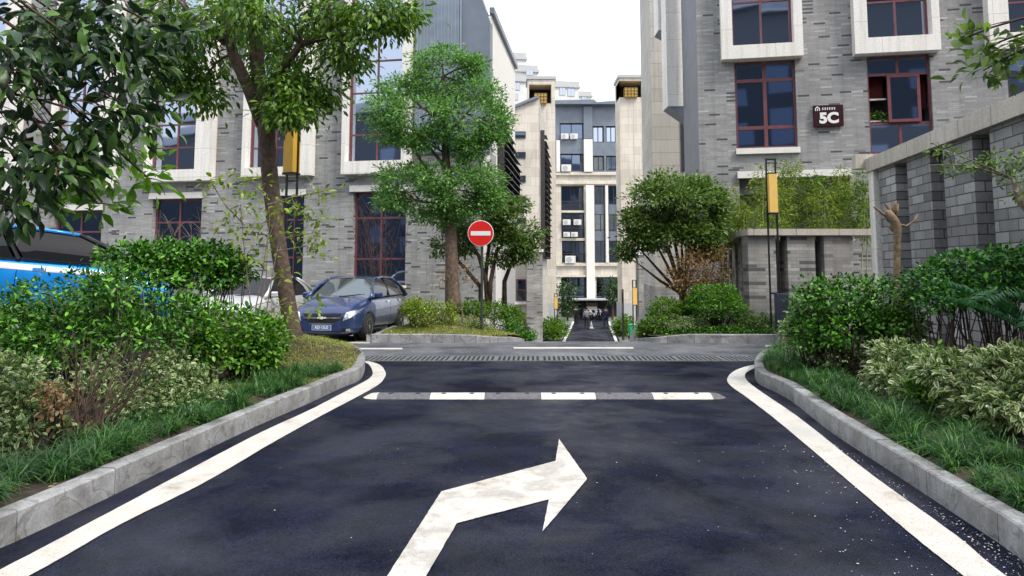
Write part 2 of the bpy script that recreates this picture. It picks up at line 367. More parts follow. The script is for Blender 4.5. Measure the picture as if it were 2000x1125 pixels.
    def build(s, name, m, parent=None, world=False, smooth=False, label=None):
        vs = s.v
        if world and parent is not None:
            inv = rootm(parent).inverted(); vs = [tuple(inv @ Vector(v)) for v in vs]
        me = bpy.data.meshes.new(name); me.from_pydata(vs, [], s.f); me.update()
        if m: me.materials.append(m)
        if smooth: me.shade_smooth()
        o = bpy.data.objects.new(name, me); COL.objects.link(o)
        if parent: o.parent = parent
        if label: o['label'] = label
        return o
def fixn(o):
    bm = bmesh.new(); bm.from_mesh(o.data); bmesh.ops.recalc_face_normals(bm, faces=bm.faces); bm.to_mesh(o.data); bm.free(); return o

def smst(x, a, b):
    t = min(1, max(0, (x - a) / (b - a))); return t * t * (3 - 2 * t)
def hgt(x, y):
    xl = -.1 - 1.3 * smst(y, 18, 22) + .107 * (y - 17.3); xr = 3.25 + .107 * (y - 17.3)
    m = smst(x, xl - .6, xl + .6) * (1 - smst(x, xr - .3, xr + 1.0)); m = max(m, smst(y, 33, 42))
    h = -3.2 * smst(y, 17.2, 25) * m
    h += .85 * (1 - smst(x, -5.7, -4.6)) * smst(y, 8.0, 10.5) * (1 - smst(y, 14.6, 16.8))
    return h
# ================================================================== GROUND, ROADS, KERBS
def sheet(name, xs, ys, dz, m, hf=hgt, kind='structure', test=None):
    mb = MB(); idx = {}
    for j, y in enumerate(ys):
        for i, x in enumerate(xs):
            idx[i, j] = len(mb.v); mb.v.append((x, y, hf(x, y) + dz))
    for j in range(len(ys) - 1):
        for i in range(len(xs) - 1):
            if test and not test((xs[i] + xs[i + 1]) / 2, (ys[j] + ys[j + 1]) / 2): continue
            mb.f.append((idx[i, j], idx[i + 1, j], idx[i + 1, j + 1], idx[i, j + 1]))
    o = mb.build(name, m, smooth=True); tag(o, kind=kind); return o
def rg(a, b, n): return [a + (b - a) * i / n for i in range(n + 1)]
gx = [-1500, -400, -120, -50] + rg(-30, -14, 4) + rg(-13, 12, 50) + rg(14, 30, 4) + [50, 120, 400, 1500]
gy = [-1500, -300, -60] + rg(-30, 4, 6) + rg(5, 44, 78) + [50, 60, 80, 120, 300, 1500]
M['ground'] = plain('dusty_concrete_ground', (.20, .20, .19), .9, noise=.25, scale=1.5, bmp=.3)
sheet('ground', gx, gy, 0, M['ground'])
sheet('entrance_road', rg(-13, 12, 50), [-30, -10, 0] + rg(2, 13.5, 23), .004, M['asphalt'])
sheet('cross_street', [-60, -30, -20] + rg(-13, 12, 50) + [20, 40], rg(13.5, 17.0, 7) + [17.3], .006, M['asphalt2'])
sheet('parking_bays', rg(-13, -3.3, 20), rg(17.3, 23, 12), .005, M['paver'])

def flat(name, pts, m, z=.010, label=None, cat='road marking', group=None, tri=None, thick=.003):
    """painted shape from outline pixels on the road"""
    mb = MB(); q = [G(*p) for p in pts]
    if cat == 'road marking':          # slightly ragged brushed edges
        e_ = []
        for a, b in zip(q, q[1:] + q[:1]):
            k_ = max(1, int((b - a).length / .05)) if len(pts) > 4 else 1
            for i in range(k_): e_.append(a.lerp(b, i / k_) + Vector((random.uniform(-.002, .002), random.uniform(-.002, .002), 0)))
        q = e_
    mb.prism([(p.x, p.y) for p in q], z, z + thick); o = mb.build(name, m)
    bm = bmesh.new(); bm.from_mesh(o.data); bmesh.ops.recalc_face_normals(bm, faces=bm.faces)
    bmesh.ops.triangulate(bm, faces=[f for f in bm.faces if len(f.verts) > 4]); bm.to_mesh(o.data); bm.free()
    tag(o, label, cat, group); return o
def band(name, pairs, m, z, label, group=None):
    mb = MB(); n = len(pairs)
    for a, b in pairs:
        for p in (a, b):
            g = G(*p) + Vector((random.uniform(-.0018, .0018), 0, 0)); mb.v.append((g.x, g.y, z)); mb.v.append((g.x, g.y, z + .003))
    for i in range(n - 1):
        a = i * 4; mb.f += [(a + 1, a + 3, a + 7, a + 5), (a, a + 1, a + 5, a + 4), (a + 2, a + 6, a + 7, a + 3)]
    o = fixn(mb.build(name, m)); return tag(o, label, 'road marking', group)
def smooth_pairs(pairs, k=12):
    A = [Vector((*a, 0)) for a, b in pairs]; B = [Vector((*b, 0)) for a, b in pairs]
    def cr(pp):
        o = []
        for i in range(len(pp) - 1):
            p0, p1, p2, p3 = pp[max(i - 1, 0)], pp[i], pp[i + 1], pp[min(i + 2, len(pp) - 1)]
            for j in range(k):
                t = j / k; o.append(.5 * ((2 * p1) + (p2 - p0) * t + (2 * p0 - 5 * p1 + 4 * p2 - p3) * t * t + (3 * p1 - p0 - 3 * p2 + p3) * t ** 3))
        o.append(pp[-1]); return o
    return [((a.x, a.y), (b.x, b.y)) for a, b in zip(cr(A), cr(B))]
LL = [((-330, 1285), (-230, 1285)), ((0, 1117), (72, 1120)), ((187, 1018), (228, 1031)), ((355, 928), (393, 948)), ((499, 852), (530, 868)), ((600, 805), (625, 815)),
      ((658, 775), (693, 779)), ((700, 753), (737, 754)), ((722, 740), (751, 739)), ((728, 729), (753, 729)), ((721, 714), (742, 714)), ((706, 706), (714, 705))]
band('edge_line', smooth_pairs(LL), M['line'], .010, 'long white edge line along the left kerb, curling at the junction', 'painted edge lines')
RL = [((2080, 1290), (2200, 1290)), ((1877, 1125), (1960, 1125)), ((1780, 1047), (1868, 1050)), ((1636, 924), (1696, 925)), ((1527, 831), (1569, 824)), ((1463, 781), (1500, 776)), ((1432, 759), (1468, 753)),
      ((1421, 747), (1456, 740)), ((1423, 736), (1456, 731)), ((1436, 725), (1462, 726)), ((1458, 717), (1472, 721)), ((1478, 713), (1480, 717))]
band('edge_line', smooth_pairs(RL), M['line'], .010, 'long white edge line along the right kerb, curling at the junction', 'painted edge lines')
flat('arrow_marking', [(1147, 938), (1060, 1041), (1072, 978), (892, 1025), (800, 1185), (716, 1192), (862, 963), (1085, 903), (1092, 860)], M['line2'],
     label='large white bent arrow painted on the asphalt, pointing right')
flat('street_line', [(1004, 682), (1002, 679), (1236, 679), (1238, 682)], M['line'], label='thin white line across the cross street in front of the ramp', group='thin lines on the cross street')
flat('street_line', [(618, 683), (616, 680.5), (694, 681), (700, 683.5)], M['line'], label='short thin white dash on the cross street beside the left island tip', group='thin lines on the cross street')
flat('street_line', [(706, 683.5), (700, 681), (785, 680.5), (787, 683.5)], M['line'], label='short thin white dash on the cross street right of the first dash', group='thin lines on the cross street')
flat('street_line', [(1494, 678), (1496, 675), (1640, 675), (1642, 678)], M['line'], label='thin white line on the cross street at the right island tip', group='thin lines on the cross street')
flat('street_line', [(380, 671.5), (380, 669), (722, 669), (722, 671.5)], M['line'], label='white line bounding the parking bay under the navy sedan', group='thin lines on the cross street')

# kerbs -------------------------------------------------------------
def dens(pl, step=.25):
    o = []
    for a, b in zip(pl[:-1], pl[1:]):
        n = max(1, int((b - a).length / step))
        for i in range(n): o.append(a.lerp(b, i / n))
    o.append(pl[-1]); return o
def crv(pl, k=5):
    o = []
    for i in range(len(pl) - 1):
        p0, p1, p2, p3 = pl[max(i - 1, 0)], pl[i], pl[i + 1], pl[min(i + 2, len(pl) - 1)]
        for j in range(k):
            t = j / k; o.append(.5 * ((2 * p1) + (p2 - p0) * t + (2 * p0 - 5 * p1 + 4 * p2 - p3) * t * t + (3 * p1 - p0 - 3 * p2 + p3) * t ** 3))
    o.append(pl[-1]); return o
def kerb(name, pl, inward, width=.13, h=.195, stone=.95, hs=None):
    """kerb stones laid end to end along a polyline of road points; inward=+1 puts the stone on its left side"""
    L = [0]
    for a, b in zip(pl[:-1], pl[1:]): L.append(L[-1] + (b - a).length)
    tot = L[-1]
    def at(s):
        s = min(max(s, 0), tot)
        for i in range(len(L) - 1):
            if s <= L[i + 1]: return pl[i].lerp(pl[i + 1], (s - L[i]) / max(1e-6, L[i + 1] - L[i])), (pl[i + 1] - pl[i]).normalized()
        return pl[-1], (pl[-1] - pl[-2]).normalized()
    mb = MB(); s = 0; cols = []
    while s < tot - .05:
        e = min(s + stone, tot); n = 4; tone = random.uniform(.75, 1.12); jz = random.uniform(-.004, .004)
        g = .004; base = len(mb.v); bev = .012
        for i in range(n + 1):
            t_ = s + g + (e - s - 2 * g) * i / n; p, d = at(t_); nrm = Vector((-d.y, d.x, 0)) * inward
            hh = (h if hs is None else hs(t_ / tot)) + jz
            z0 = hgt(p.x, p.y) - .05; zt = hgt(p.x, p.y) + hh
            for off, z in ((0, z0), (0, zt - bev), (bev, zt), (width, zt), (width, z0)):
                q = p + nrm * off; mb.v.append((q.x, q.y, z)); cols.append(tone)
        for i in range(n):
            for j in range(4):
                a = base + i * 5 + j; mb.f.append((a, a + 1, a + 6, a + 5))
        mb.f.append(tuple(base + j for j in range(5))); mb.f.append(tuple(base + n * 5 + j for j in range(4, -1, -1)))
        s = e
    o = fixn(mb.build(name, M['kerb'])); at_ = o.data.attributes.new('tone', 'FLOAT_COLOR', 'POINT')
    at_.data.foreach_set('color', np.array([[c, c, c, 1] for c in cols], dtype=np.float32).ravel()); tag(o, kind='structure'); return o
def Gp(l): return [Vector((G(*p).x, G(*p).y, 0)) for p in l]
KL = Gp([(-330, 1218), (0, 1073), (135, 1010), (357, 902), (499, 834), (597, 791), (670, 757), (700, 745), (711, 730), (712, 716), (702, 700), (682, 690), (645, 684)])
KL = [Vector((KL[0].x - .2, -1, 0))] + KL
KLd = crv(KL, 5) + [Vector((-4.6, 15.25, 0)), Vector((-5.3, 14.6, 0)), Vector((-5.5, 13.2, 0))]
kerb('kerb', KLd, +1)
KR = Gp([(2130, 1196), (2000, 1098), (1934, 1051), (1740, 922), (1622, 844), (1541, 781), (1487, 753.5), (1477, 744), (1474, 733), (1477, 720), (1490, 706), (1520, 694), (1580, 687), (1700, 685)])
KR = [Vector((2.6, -1, 0))] + KR + [Vector((9, 15.1, 0)), Vector((14, 15.1, 0))]
KRd = crv(KR, 5)
kerb('kerb', KRd, -1)
KF = [Vector((-3.12, 19.5, 0)), Vector((-3.16, 17.15, 0)), Vector((-3.1, 16.98, 0)), Vector((-2.2, 16.95, 0)), Vector((-1.1, 16.95, 0)), Vector((-.45, 17.0, 0)), Vector((-.05, 17.3, 0)), Vector((.3, 18.2, 0))]
kerb('kerb', crv(KF, 4), +1, hs=lambda t: .2 * (1 - .55 * smst(t, .62, .95)), stone=.5)
KF2 = [Vector((3.0, 17.9, 0)), Vector((3.2, 17.1, 0)), Vector((3.6, 16.95, 0)), Vector((5, 16.9, 0)), Vector((7, 16.9, 0)), Vector((12, 16.9, 0))]
kerb('kerb', crv(KF2, 4), +1, hs=lambda t: .08 + .12 * smst(t, .02, .2), stone=.6)

# planting beds ------------------------------------------------------
def inside(x, y, pl):
    c = False; n = len(pl)
    for i in range(n):
        a, b = pl[i], pl[(i + 1) % n]
        if (a.y > y) != (b.y > y) and x < (b.x - a.x) * (y - a.y) / (b.y - a.y) + a.x: c = not c
    return c
def dist(x, y, pl):
    d = 1e9; n = len(pl); p = Vector((x, y, 0))
    for i in range(n):
        a, b = pl[i], pl[(i + 1) % n]; ab = b - a; t = max(0, min(1, (p - a).dot(ab) / max(ab.length_squared, 1e-9)))
        d = min(d, (p - (a + ab * t)).length)
    return d
BL = KLd + [Vector((-5.3, 11.9, 0)), Vector((-6.4, 10.6, 0)), Vector((-9, 9.2, 0)), Vector((-12, 9.0, 0)), Vector((-12, -1, 0))]
BR = KRd + [Vector((14, -1, 0))]
BF = crv(KF, 4) + [Vector((1.1, 25, 0)), Vector((-2.9, 26, 0))]
BF2 = crv(KF2, 4) + [Vector((12, 24, 0)), Vector((3.9, 24, 0))]
def zl(x, y):    # left island: a mound round the big tree
    return max(.17, .10 + .42 * math.exp(-((x + 3.9) ** 2 / 1.1 + (y - 12.9) ** 2 / 3.0)) + .07 * 0) + .02 * sin(x * 5) * cos(y * 4)
def zr(x, y): return .17 + .25 * smst(x, 4.5, 8) + .015 * sin(x * 5) * cos(y * 4)
def zf(x, y): return hgt(x, y) + .13 + .28 * math.exp(-((x + 1.7) ** 2 / 1.2 + (y - 18.2) ** 2 / 1.0))
def zf2(x, y): return hgt(x, y) + .15 + .2 * smst(y, 17.2, 19) * smst(x, 3.2, 4.6)
def bed(name, pl, zfn, m, cell=.12, xr=None):
    x0 = min(p.x for p in pl); x1 = max(p.x for p in pl); y0 = min(p.y for p in pl); y1 = max(p.y for p in pl)
    nx, ny = int((x1 - x0) / cell) + 1, int((y1 - y0) / cell) + 1; mb = MB(); idx = {}
    def vid(i, j):
        if (i, j) not in idx:
            x, y = x0 + i * cell, y0 + j * cell; idx[i, j] = len(mb.v); mb.v.append((x, y, zfn(x, y)))
        return idx[i, j]
    near = {}
    for i in range(nx):
        for j in range(ny):
            x, y = x0 + (i + .5) * cell, y0 + (j + .5) * cell
            if inside(x, y, pl) and dist(x, y, pl) > .062: mb.f.append((vid(i, j), vid(i + 1, j), vid(i + 1, j + 1), vid(i, j + 1)))
    return tag(mb.build(name, m, smooth=True), kind='structure')
M['lawn'] = plain('mossy_lawn_soil', (.13, .13, .045), .95, noise=.5, scale=5, bmp=1.0)
bed('planting_bed', BL, zl, M['soil'], .11)
bed('planting_bed', BR, zr, M['soil'], .11)
bed('planting_bed', BF, zf, M['lawn'], .11)
bed('planting_bed', BF2, zf2, M['soil'], .15)

# lower courtyard path ----------------------------------------------
ZL = -3.2
def lowx(px, Y): return P(px, 600, Y).x
def qsheet(name, pts, z, m, kind='structure', th=.0):
    mb = MB(); mb.add([(x, y, z) for x, y in pts], [tuple(range(len(pts)))]); return tag(fixn(mb.build(name, m)), kind=kind)
g1, g2, g3, g4 = G(1094, 668, ZL), G(1212, 668, ZL), G(1186, 622, ZL), G(1124, 622, ZL)
def back(a, b, y): t = (y - a.y) / (b.y - a.y); return (a.x + (b.x - a.x) * t, y)
qsheet('lower_path', [back(g4, g1, 40), back(g3, g2, 40), back(g3, g2, 88), back(g4, g1, 88)], ZL + .012, M['asphalt'])
for s_, (p, q) in (('left', ((1101, 668), (1121, 627))), ('right', ((1204, 668), (1188, 627)))):
    a, b = G(*p, ZL), G(*q, ZL); mb = MB(); wd = .1
    A = back(b, a, 44); B = back(b, a, 70)
    mb.hexa([(A[0] - wd, A[1], ZL), (A[0] + wd, A[1], ZL), (B[0] + wd, B[1], ZL), (B[0] - wd, B[1], ZL)],
            [(A[0] - wd, A[1], ZL + .05), (A[0] + wd, A[1], ZL + .05), (B[0] + wd, B[1], ZL + .05), (B[0] - wd, B[1], ZL + .05)])
    tag(mb.build('path_kerb', M['white']), kind='structure')

# speed bump ---------------------------------------------------------
bz = [735, 838.5, 946.5, 1057, 1165, 1277, 1394]
y0b, y1b = G(1060, 781).y, G(1060, 767.5, .03).y
root = thing('speed_bump', 'low black and white rubber speed bump bolted across the road', 'speed bump', (G(1060, 781).x, (y0b + y1b) / 2, 0))
hw = (y1b - y0b) / 2
def bump_seg(xa, xb):
    mb = MB(); pr = [(-hw, 0), (-hw * .92, .012), (-hw * .55, .042), (-hw * .2, .052), (hw * .2, .052), (hw * .55, .042), (hw * .92, .012), (hw, 0)]
    k = len(pr); mb.v = [(xa + .003, y, z + .006) for y, z in pr] + [(xb - .003, y, z + .006) for y, z in pr]
    mb.f = [(i, i + 1, k + i + 1, k + i) for i in range(k - 1)] + [tuple(range(k - 1, -1, -1)), tuple(range(k, 2 * k)), (0, k, 2 * k - 1, k - 1)]
    return mb
xs_ = [G(p, 781).x - root.location.x for p in bz]
for i in range(6):
    o = fixn(bump_seg(xs_[i], xs_[i + 1]).build('rubber_segment' if i % 2 == 0 else 'painted_segment', M['rubber'] if i % 2 == 0 else M['line'], root))
    for fx in (.24, .76):
        b = MB(); x = xs_[i] + (xs_[i + 1] - xs_[i]) * fx; b.lathe([(.035, 0), (.035, .006), (.012, .010)], 10, c=(x, -.02, .053)); b.build('bolt', M['blackmetal'], o)
for xa, sgn, m in ((xs_[0], -1, 'line'), (xs_[-1], 1, 'rubber')):
    mb = MB(); k = 9; L_ = .2
    for i in range(k):
        a = -pi / 2 + pi * i / (k - 1)
        for r_, z in ((1, .006), (.55, .05)): mb.v.append((xa + sgn * cos(a) * L_ * r_, sin(a) * hw * r_, z))
    c = len(mb.v); mb.v.append((xa, 0, .058))
    for i in range(k - 1): mb.f += [(2 * i, 2 * i + 2, 2 * i + 3, 2 * i + 1), (2 * i + 1, 2 * i + 3, c)]
    fixn(mb.build('end_cap', M[m], root, smooth=True))

M['drainbar'] = plain('dirty_steel_bar', (.13, .135, .145), .7, noise=.3, scale=8)
# drain ---------------------------------------------------------------
ya, yb = G(1090, 707).y, G(1090, 697.5).y
root = thing('drain_grate', 'long slotted drainage grate set across the road', 'drain', (0, (ya + yb) / 2, .01))
xa, xb = G(700, 702).x, G(1500, 702).x
hb = (yb - ya) / 2
mb = MB(); mb.box(xa, xb, -hb, hb, -.004, .0).build('trench', M['dark'], root)
mb = MB(); mb.box(xa, xb, -hb, -hb + .045, .001, .014); mb.box(xa, xb, hb - .045, hb, .001, .014); mb.build('frame', M['drainbar'], root)
mb = MB(); x = xa; st = .088; i = 0
while x < xb - .1:
    sk = .10 * (x - (xa + xb) / 2) / 3
    wdt = .045 if (i % 9) else .085
    mb.hexa([(x, -hb + .046, .002), (x + wdt, -hb + .046, .002), (x + wdt + .02, hb - .046, .002), (x + .02, hb - .046, .002)],
            [(x, -hb + .046, .013), (x + wdt, -hb + .046, .013), (x + wdt + .02, hb - .046, .013), (x + .02, hb - .046, .013)])
    x += st + (.04 if i % 9 == 0 else 0); i += 1
mb.build('bars', M['drainbar'], root)
# ================================================================== BUILDINGS
class Fac:
    """a vertical wall plane: origin where pixel column px meets depth Y; local x along it, local y into it, local z up"""
    def __init__(s, px, Y, rot_deg, z=0.0, py=400):
        s.py = py; s.o = P(px, py, Y); s.o.z = z; s.a = R(rot_deg)
        s.d = Vector((cos(s.a), sin(s.a), 0)); s.n = Vector((-sin(s.a), cos(s.a), 0))
    def at(s, px, py, depth=0.0):
        d = ray(px, py); rel = s.o + s.n * depth - CAM; t = rel.dot(s.n) / d.dot(s.n); q = CAM + d * t - s.o
        return q.dot(s.d), q.z
    def x(s, px, py=None, depth=0.0): return s.at(px, s.py if py in (None, 527) else py, depth)[0]
    def z(s, px, py, depth=0.0): return s.at(px, py, depth)[1]
    def thing(s, name, label, cat, group=None): return thing(name, label, cat, tuple(s.o), s.a, group)
    def world(s, x, y, z): return s.o + s.d * x + s.n * y + Vector((0, 0, z))

def wall(mb, x0, x1, z0, z1, holes, y=0.0, th=.3, side='x'):
    xs = sorted({x0, x1} | {min(max(v, x0), x1) for h in holes for v in h[:2]}); zs = sorted({z0, z1} | {min(max(v, z0), z1) for h in holes for v in h[2:]})
    q = (lambda a, b, c: (a, b, c)) if side == 'x' else (lambda a, b, c: (b, a, c))
    for i in range(len(xs) - 1):
        for j in range(len(zs) - 1):
            cx, cz = (xs[i] + xs[i + 1]) / 2, (zs[j] + zs[j + 1]) / 2
            if any(h[0] < cx < h[1] and h[2] < cz < h[3] for h in holes): continue
            mb.add([q(xs[i], y, zs[j]), q(xs[i + 1], y, zs[j]), q(xs[i + 1], y, zs[j + 1]), q(xs[i], y, zs[j + 1])], [(0, 1, 2, 3)])
    for h in holes:
        a, b, c, d = max(h[0], x0), min(h[1], x1), max(h[2], z0), min(h[3], z1)
        mb.add([q(a, y, c), q(b, y, c), q(b, y, d), q(a, y, d), q(a, y + th, c), q(b, y + th, c), q(b, y + th, d), q(a, y + th, d)],
               [(0, 4, 5, 1), (1, 5, 6, 2), (2, 6, 7, 3), (3, 7, 4, 0)])
    # back and rim
    mb.add([q(x0, y + th + .6, z0), q(x1, y + th + .6, z0), q(x1, y + th + .6, z1), q(x0, y + th + .6, z1), q(x0, y, z0), q(x1, y, z0), q(x1, y, z1), q(x0, y, z1)],
           [(0, 1, 2, 3), (4, 0, 3, 7), (5, 6, 2, 1), (7, 3, 2, 6)])

def window(parent, x0, x1, z0, z1, cols, rows, y=.14, ft=.07, fm='redframe', pm='pane', d=.07, name='window', thin=None, panes=True, dark_rows=()):
    """frame mesh with one child of panes; cols / rows are inner bar positions in local units"""
    mb = MB(); thin = thin or ft * .8
    mb.box(x0, x0 + ft, y, y + d, z0, z1); mb.box(x1 - ft, x1, y, y + d, z0, z1)
    mb.box(x0 + ft, x1 - ft, y, y + d, z0, z0 + ft); mb.box(x0 + ft, x1 - ft, y, y + d, z1 - ft, z1)
    zz = [z0 + ft] + sorted(rows) + [z1 - ft]
    for r_ in rows: mb.box(x0 + ft, x1 - ft, y + .006, y + d - .006, r_ - thin / 2, r_ + thin / 2)
    for c in cols:
        for a, b in zip(zz[:-1], zz[1:]):
            aa = a + (thin / 2 if a in rows else 0); bb = b - (thin / 2 if b in rows else 0)
            mb.box(c - thin / 2, c + thin / 2, y + .003, y + d - .003, aa, bb)
    f = mb.build(name, M[fm], parent)
    if panes:
        xx = [x0 + ft] + sorted(cols) + [x1 - ft]; pb = MB(); db = MB()
        for i in range(len(xx) - 1):
            for j in range(len(zz) - 1):
                t = random.uniform(-.006, .006); u = random.uniform(-.006, .006)
                tgt = db if j in dark_rows else pb
                tgt.add([(xx[i], y + .04 + t, zz[j]), (xx[i + 1], y + .04 + t + u, zz[j]), (xx[i + 1], y + .04 - t + u, zz[j + 1]), (xx[i], y + .04 - t, zz[j + 1])], [(0, 1, 2, 3)])
        if pb.v: pb.build('pane', M[pm], f)
        if db.v: db.build('pane', M['panedark'], f)
    return f
def surround(parent, x0, x1, z0, z1, ix0, ix1, iz0, iz1, pro=.35, m='surround', back=.1):
    mb = MB(); mb.box(x0, x1, -pro, back, z0, iz0); mb.box(x0, ix0, -pro, back, iz0, z1); mb.box(ix1, x1, -pro, back, iz0, z1)
    if iz1 < z1: mb.box(ix0, ix1, -pro, back, iz1, z1)
    return mb.build('window_surround', M[m], parent)

# ---- left brick building
A = Fac(735, 26, -11.0, z=-.2, py=260)
LB = A.thing('brick_building', 'grey slate brick building on the left with white framed bay windows and metal clad gable', 'building')
xc = A.x(958); xl_ = A.x(-420)
bays = [(667, 800, 682, 790, 340, 318), (473, 608, 490, 588, 345, 330), (283, 413, 300, 393, 355, 335), (97, 222, 112, 203, 369, 350), (-95, 30, -80, 12, 384, 362)]
ZT = A.z(735, -190)
holes = []
for (a, b, c, d, ob, ib) in bays:
    holes.append((A.x(c) , A.x(d), A.z(c, ib), ZT - .6))
lows = [(693, 795, 374, 557), (553, 598, 382, 550), (305, 400, 388, 552), (115, 208, 411, 560), (-70, 20, 425, 570)]
for (a, b, t, bt) in lows: holes.append((A.x(a), A.x(b), A.z((a + b) / 2, bt), A.z((a + b) / 2, t)))
zm0 = A.z(880, 300)                       # bottom of the metal cladding
xm0, xm1 = A.x(812), A.x(900)
mb = MB(); wall(mb, xl_, xm0, -.4, ZT, holes); wall(mb, xm0, xc, -3.2, zm0, [])
fixn(mb.build('wall', M['slate_brick'], LB))
for i, (a, b, c, d, ob, ib) in enumerate(bays):
    X0, X1, I0, I1 = A.x(a, 527, -.35), A.x(b, 527, -.35), A.x(c), A.x(d); zo, zi = A.z(a, ob, -.35), A.z(c, ib)
    surround(LB, X0, X1, zo, ZT - .3, I0 + .0, I1 - .0, zi, ZT - .6)
    zt2 = ZT - .6
    rows = [A.z((c + d) / 2, p) for p in ((262, 180, 118, 28, -50) if i == 0 else (288, 243, 195, 120, 40, -40))]
    window(LB, I0, I1, zi, zt2, [(I0 + I1) / 2], [r_ for r_ in rows if r_ < zt2 - .2], y=.05, ft=.07)
for (a, b, t, bt) in lows:
    X0, X1 = A.x(a), A.x(b); z0, z1 = A.z((a + b) / 2, bt), A.z((a + b) / 2, t)
    mb = MB(); mb.box(X0 - .12, X1 + .05, -.10, .12, z1 + .003, z1 + .22); mb.build('lintel', M['white'], LB)
    mb = MB(); mb.box(X0 - .05, X1 + .05, -.08, .2, z0 - .09, z0 - .003); mb.build('sill', M['white'], LB)
    window(LB, X0, X1, z0, z1, [X0 + (X1 - X0) * .5], [z0 + (z1 - z0) * .28, z0 + (z1 - z0) * .72], y=.2, ft=.08, pm='panedark')
# metal clad gable volume with ribs
zc1 = A.z(958, 45)
mb = MB(); prof = [(xm0 + .003, zm0 + .003), (xc, zm0 + .003), (xc, zc1), (A.x(941, -5), A.z(941, -5)), (A.x(905, -120), A.z(905, -120)), (xm0 + .003, ZT)]
mb.xprism(prof, -.12, .3); fixn(mb.build('metal_gable', M['slateblue'], LB))
mb = MB(); n = 13
for i in range(n):
    x = xm0 + .05 + (xm1 - xm0) * i / n; mb.box(x, x + .035, -.17, -.122, zm0 + .05, ZT)
mb.box(xm1, xm1 + .05, -.2, -.122, zm0 + .05, ZT)
rib = mb.build('standing_ribs', M['ribmetal'], LB)
mb = MB(); mb.box(xm0 + .003, xm1, -.135, -.121, zm0 + .05, ZT); mb.build('ribbed_panel', M['ribmetal'], LB)
# side wall running away behind the corner (world direction of the lane)
c0 = A.world(xc, 0, 0); dirL = Vector((.107, 1, 0)).normalized()
def Sd(t, off=0): q = c0 + dirL * t + Vector((dirL.y, -dirL.x, 0)) * off; return q
def zat(px, py, Y): return P(px, py, Y).z
def wpoly(mb, pts, th):       # pts: list of (t, z) on the side plane, extruded by th outwards
    n = len(pts); vs = [(*Sd(t, 0).xy, z) for t, z in pts] + [(*Sd(t, th).xy, z) for t, z in pts]
    mb.add(vs, [tuple(range(n)), tuple(range(2 * n - 1, n - 1, -1))] + [(i, n + i, n + (i + 1) % n, (i + 1) % n) for i in range(n)])
LS = 8.3
mb = MB(); wpoly(mb, [(0, -3.3), (LS, -3.3), (LS, 8.3), (LS, zat(1003, 132, 25 + LS)), (.15, zat(958, 22, 25)), (0, zat(958, 30, 25))], -.25)
sw = fixn(mb.build('side_wall', M['white'], LB, world=True))
mb = MB(); n = 8
mb.hexa([tuple(Sd(.0, -.05)) [:2] + (zat(958, 22, 25),), tuple(Sd(LS + .1, -.05))[:2] + (zat(1003, 132, 25 + LS),), tuple(Sd(LS + .1, .12))[:2] + (zat(1003, 132, 25 + LS),), tuple(Sd(0, .12))[:2] + (zat(958, 22, 25),)],
        [tuple(Sd(.0, -.05)) [:2] + (zat(958, 22, 25) + .22,), tuple(Sd(LS + .1, -.05))[:2] + (zat(1003, 132, 25 + LS) + .22,), tuple(Sd(LS + .1, .12))[:2] + (zat(1003, 132, 25 + LS) + .22,), tuple(Sd(0, .12))[:2] + (zat(958, 22, 25) + .22,)])
fixn(mb.build('roof_edge', M['slateblue'], LB, world=True))
def louvres(parent, S, t0, t1, z0, z1fn, step, depth, m='darkmetal'):
    mb = MB(); z = z0
    while z < max(z1fn(t0), z1fn(t1)):
        # blades tilt outwards, clipped below the sloping top
        ta, tb = t0, t1
        if z > z1fn(t1): tb = t0 + (t1 - t0) * max(0, (z1fn(t0) - z) / max(1e-6, z1fn(t0) - z1fn(t1)))
        if tb - ta > .2:
            a, b, c, d = S(ta, .03), S(tb, .03), S(tb, depth), S(ta, depth)
            mb.hexa([(*a.xy, z + .12), (*b.xy, z + .12), (*c.xy, z), (*d.xy, z)], [(*a.xy, z + .15), (*b.xy, z + .15), (*c.xy, z + .03), (*d.xy, z + .03)])
        z += step
    for t in (t0, (t0 + t1) / 2, t1 - .06):
        a, b, c, d = S(t, .0), S(t + .06, .0), S(t + .06, depth * .7), S(t, depth * .7); zz = z1fn(t)
        mb.hexa([(*q.xy, z0) for q in (a, b, c, d)], [(*q.xy, zz) for q in (a, b, c, d)])
    return fixn(mb.build('louvre_screen', M[m], parent, world=True))
louvres(LB, Sd, 2.0, LS - .1, zat(990, 395, 30), lambda t: zat(972, 215, 27) - (t - 2.0) * .22 * 1.0, .27, .34)
mb = MB(); wpoly(mb, [(1.9, zat(990, 400, 30)), (LS, zat(990, 400, 30)), (LS, zat(972, 215, 27) - 1.3), (1.9, zat(972, 215, 27) + .1)], .02)
fixn(mb.build('louvre_backing', M['dark'], LB, world=True))

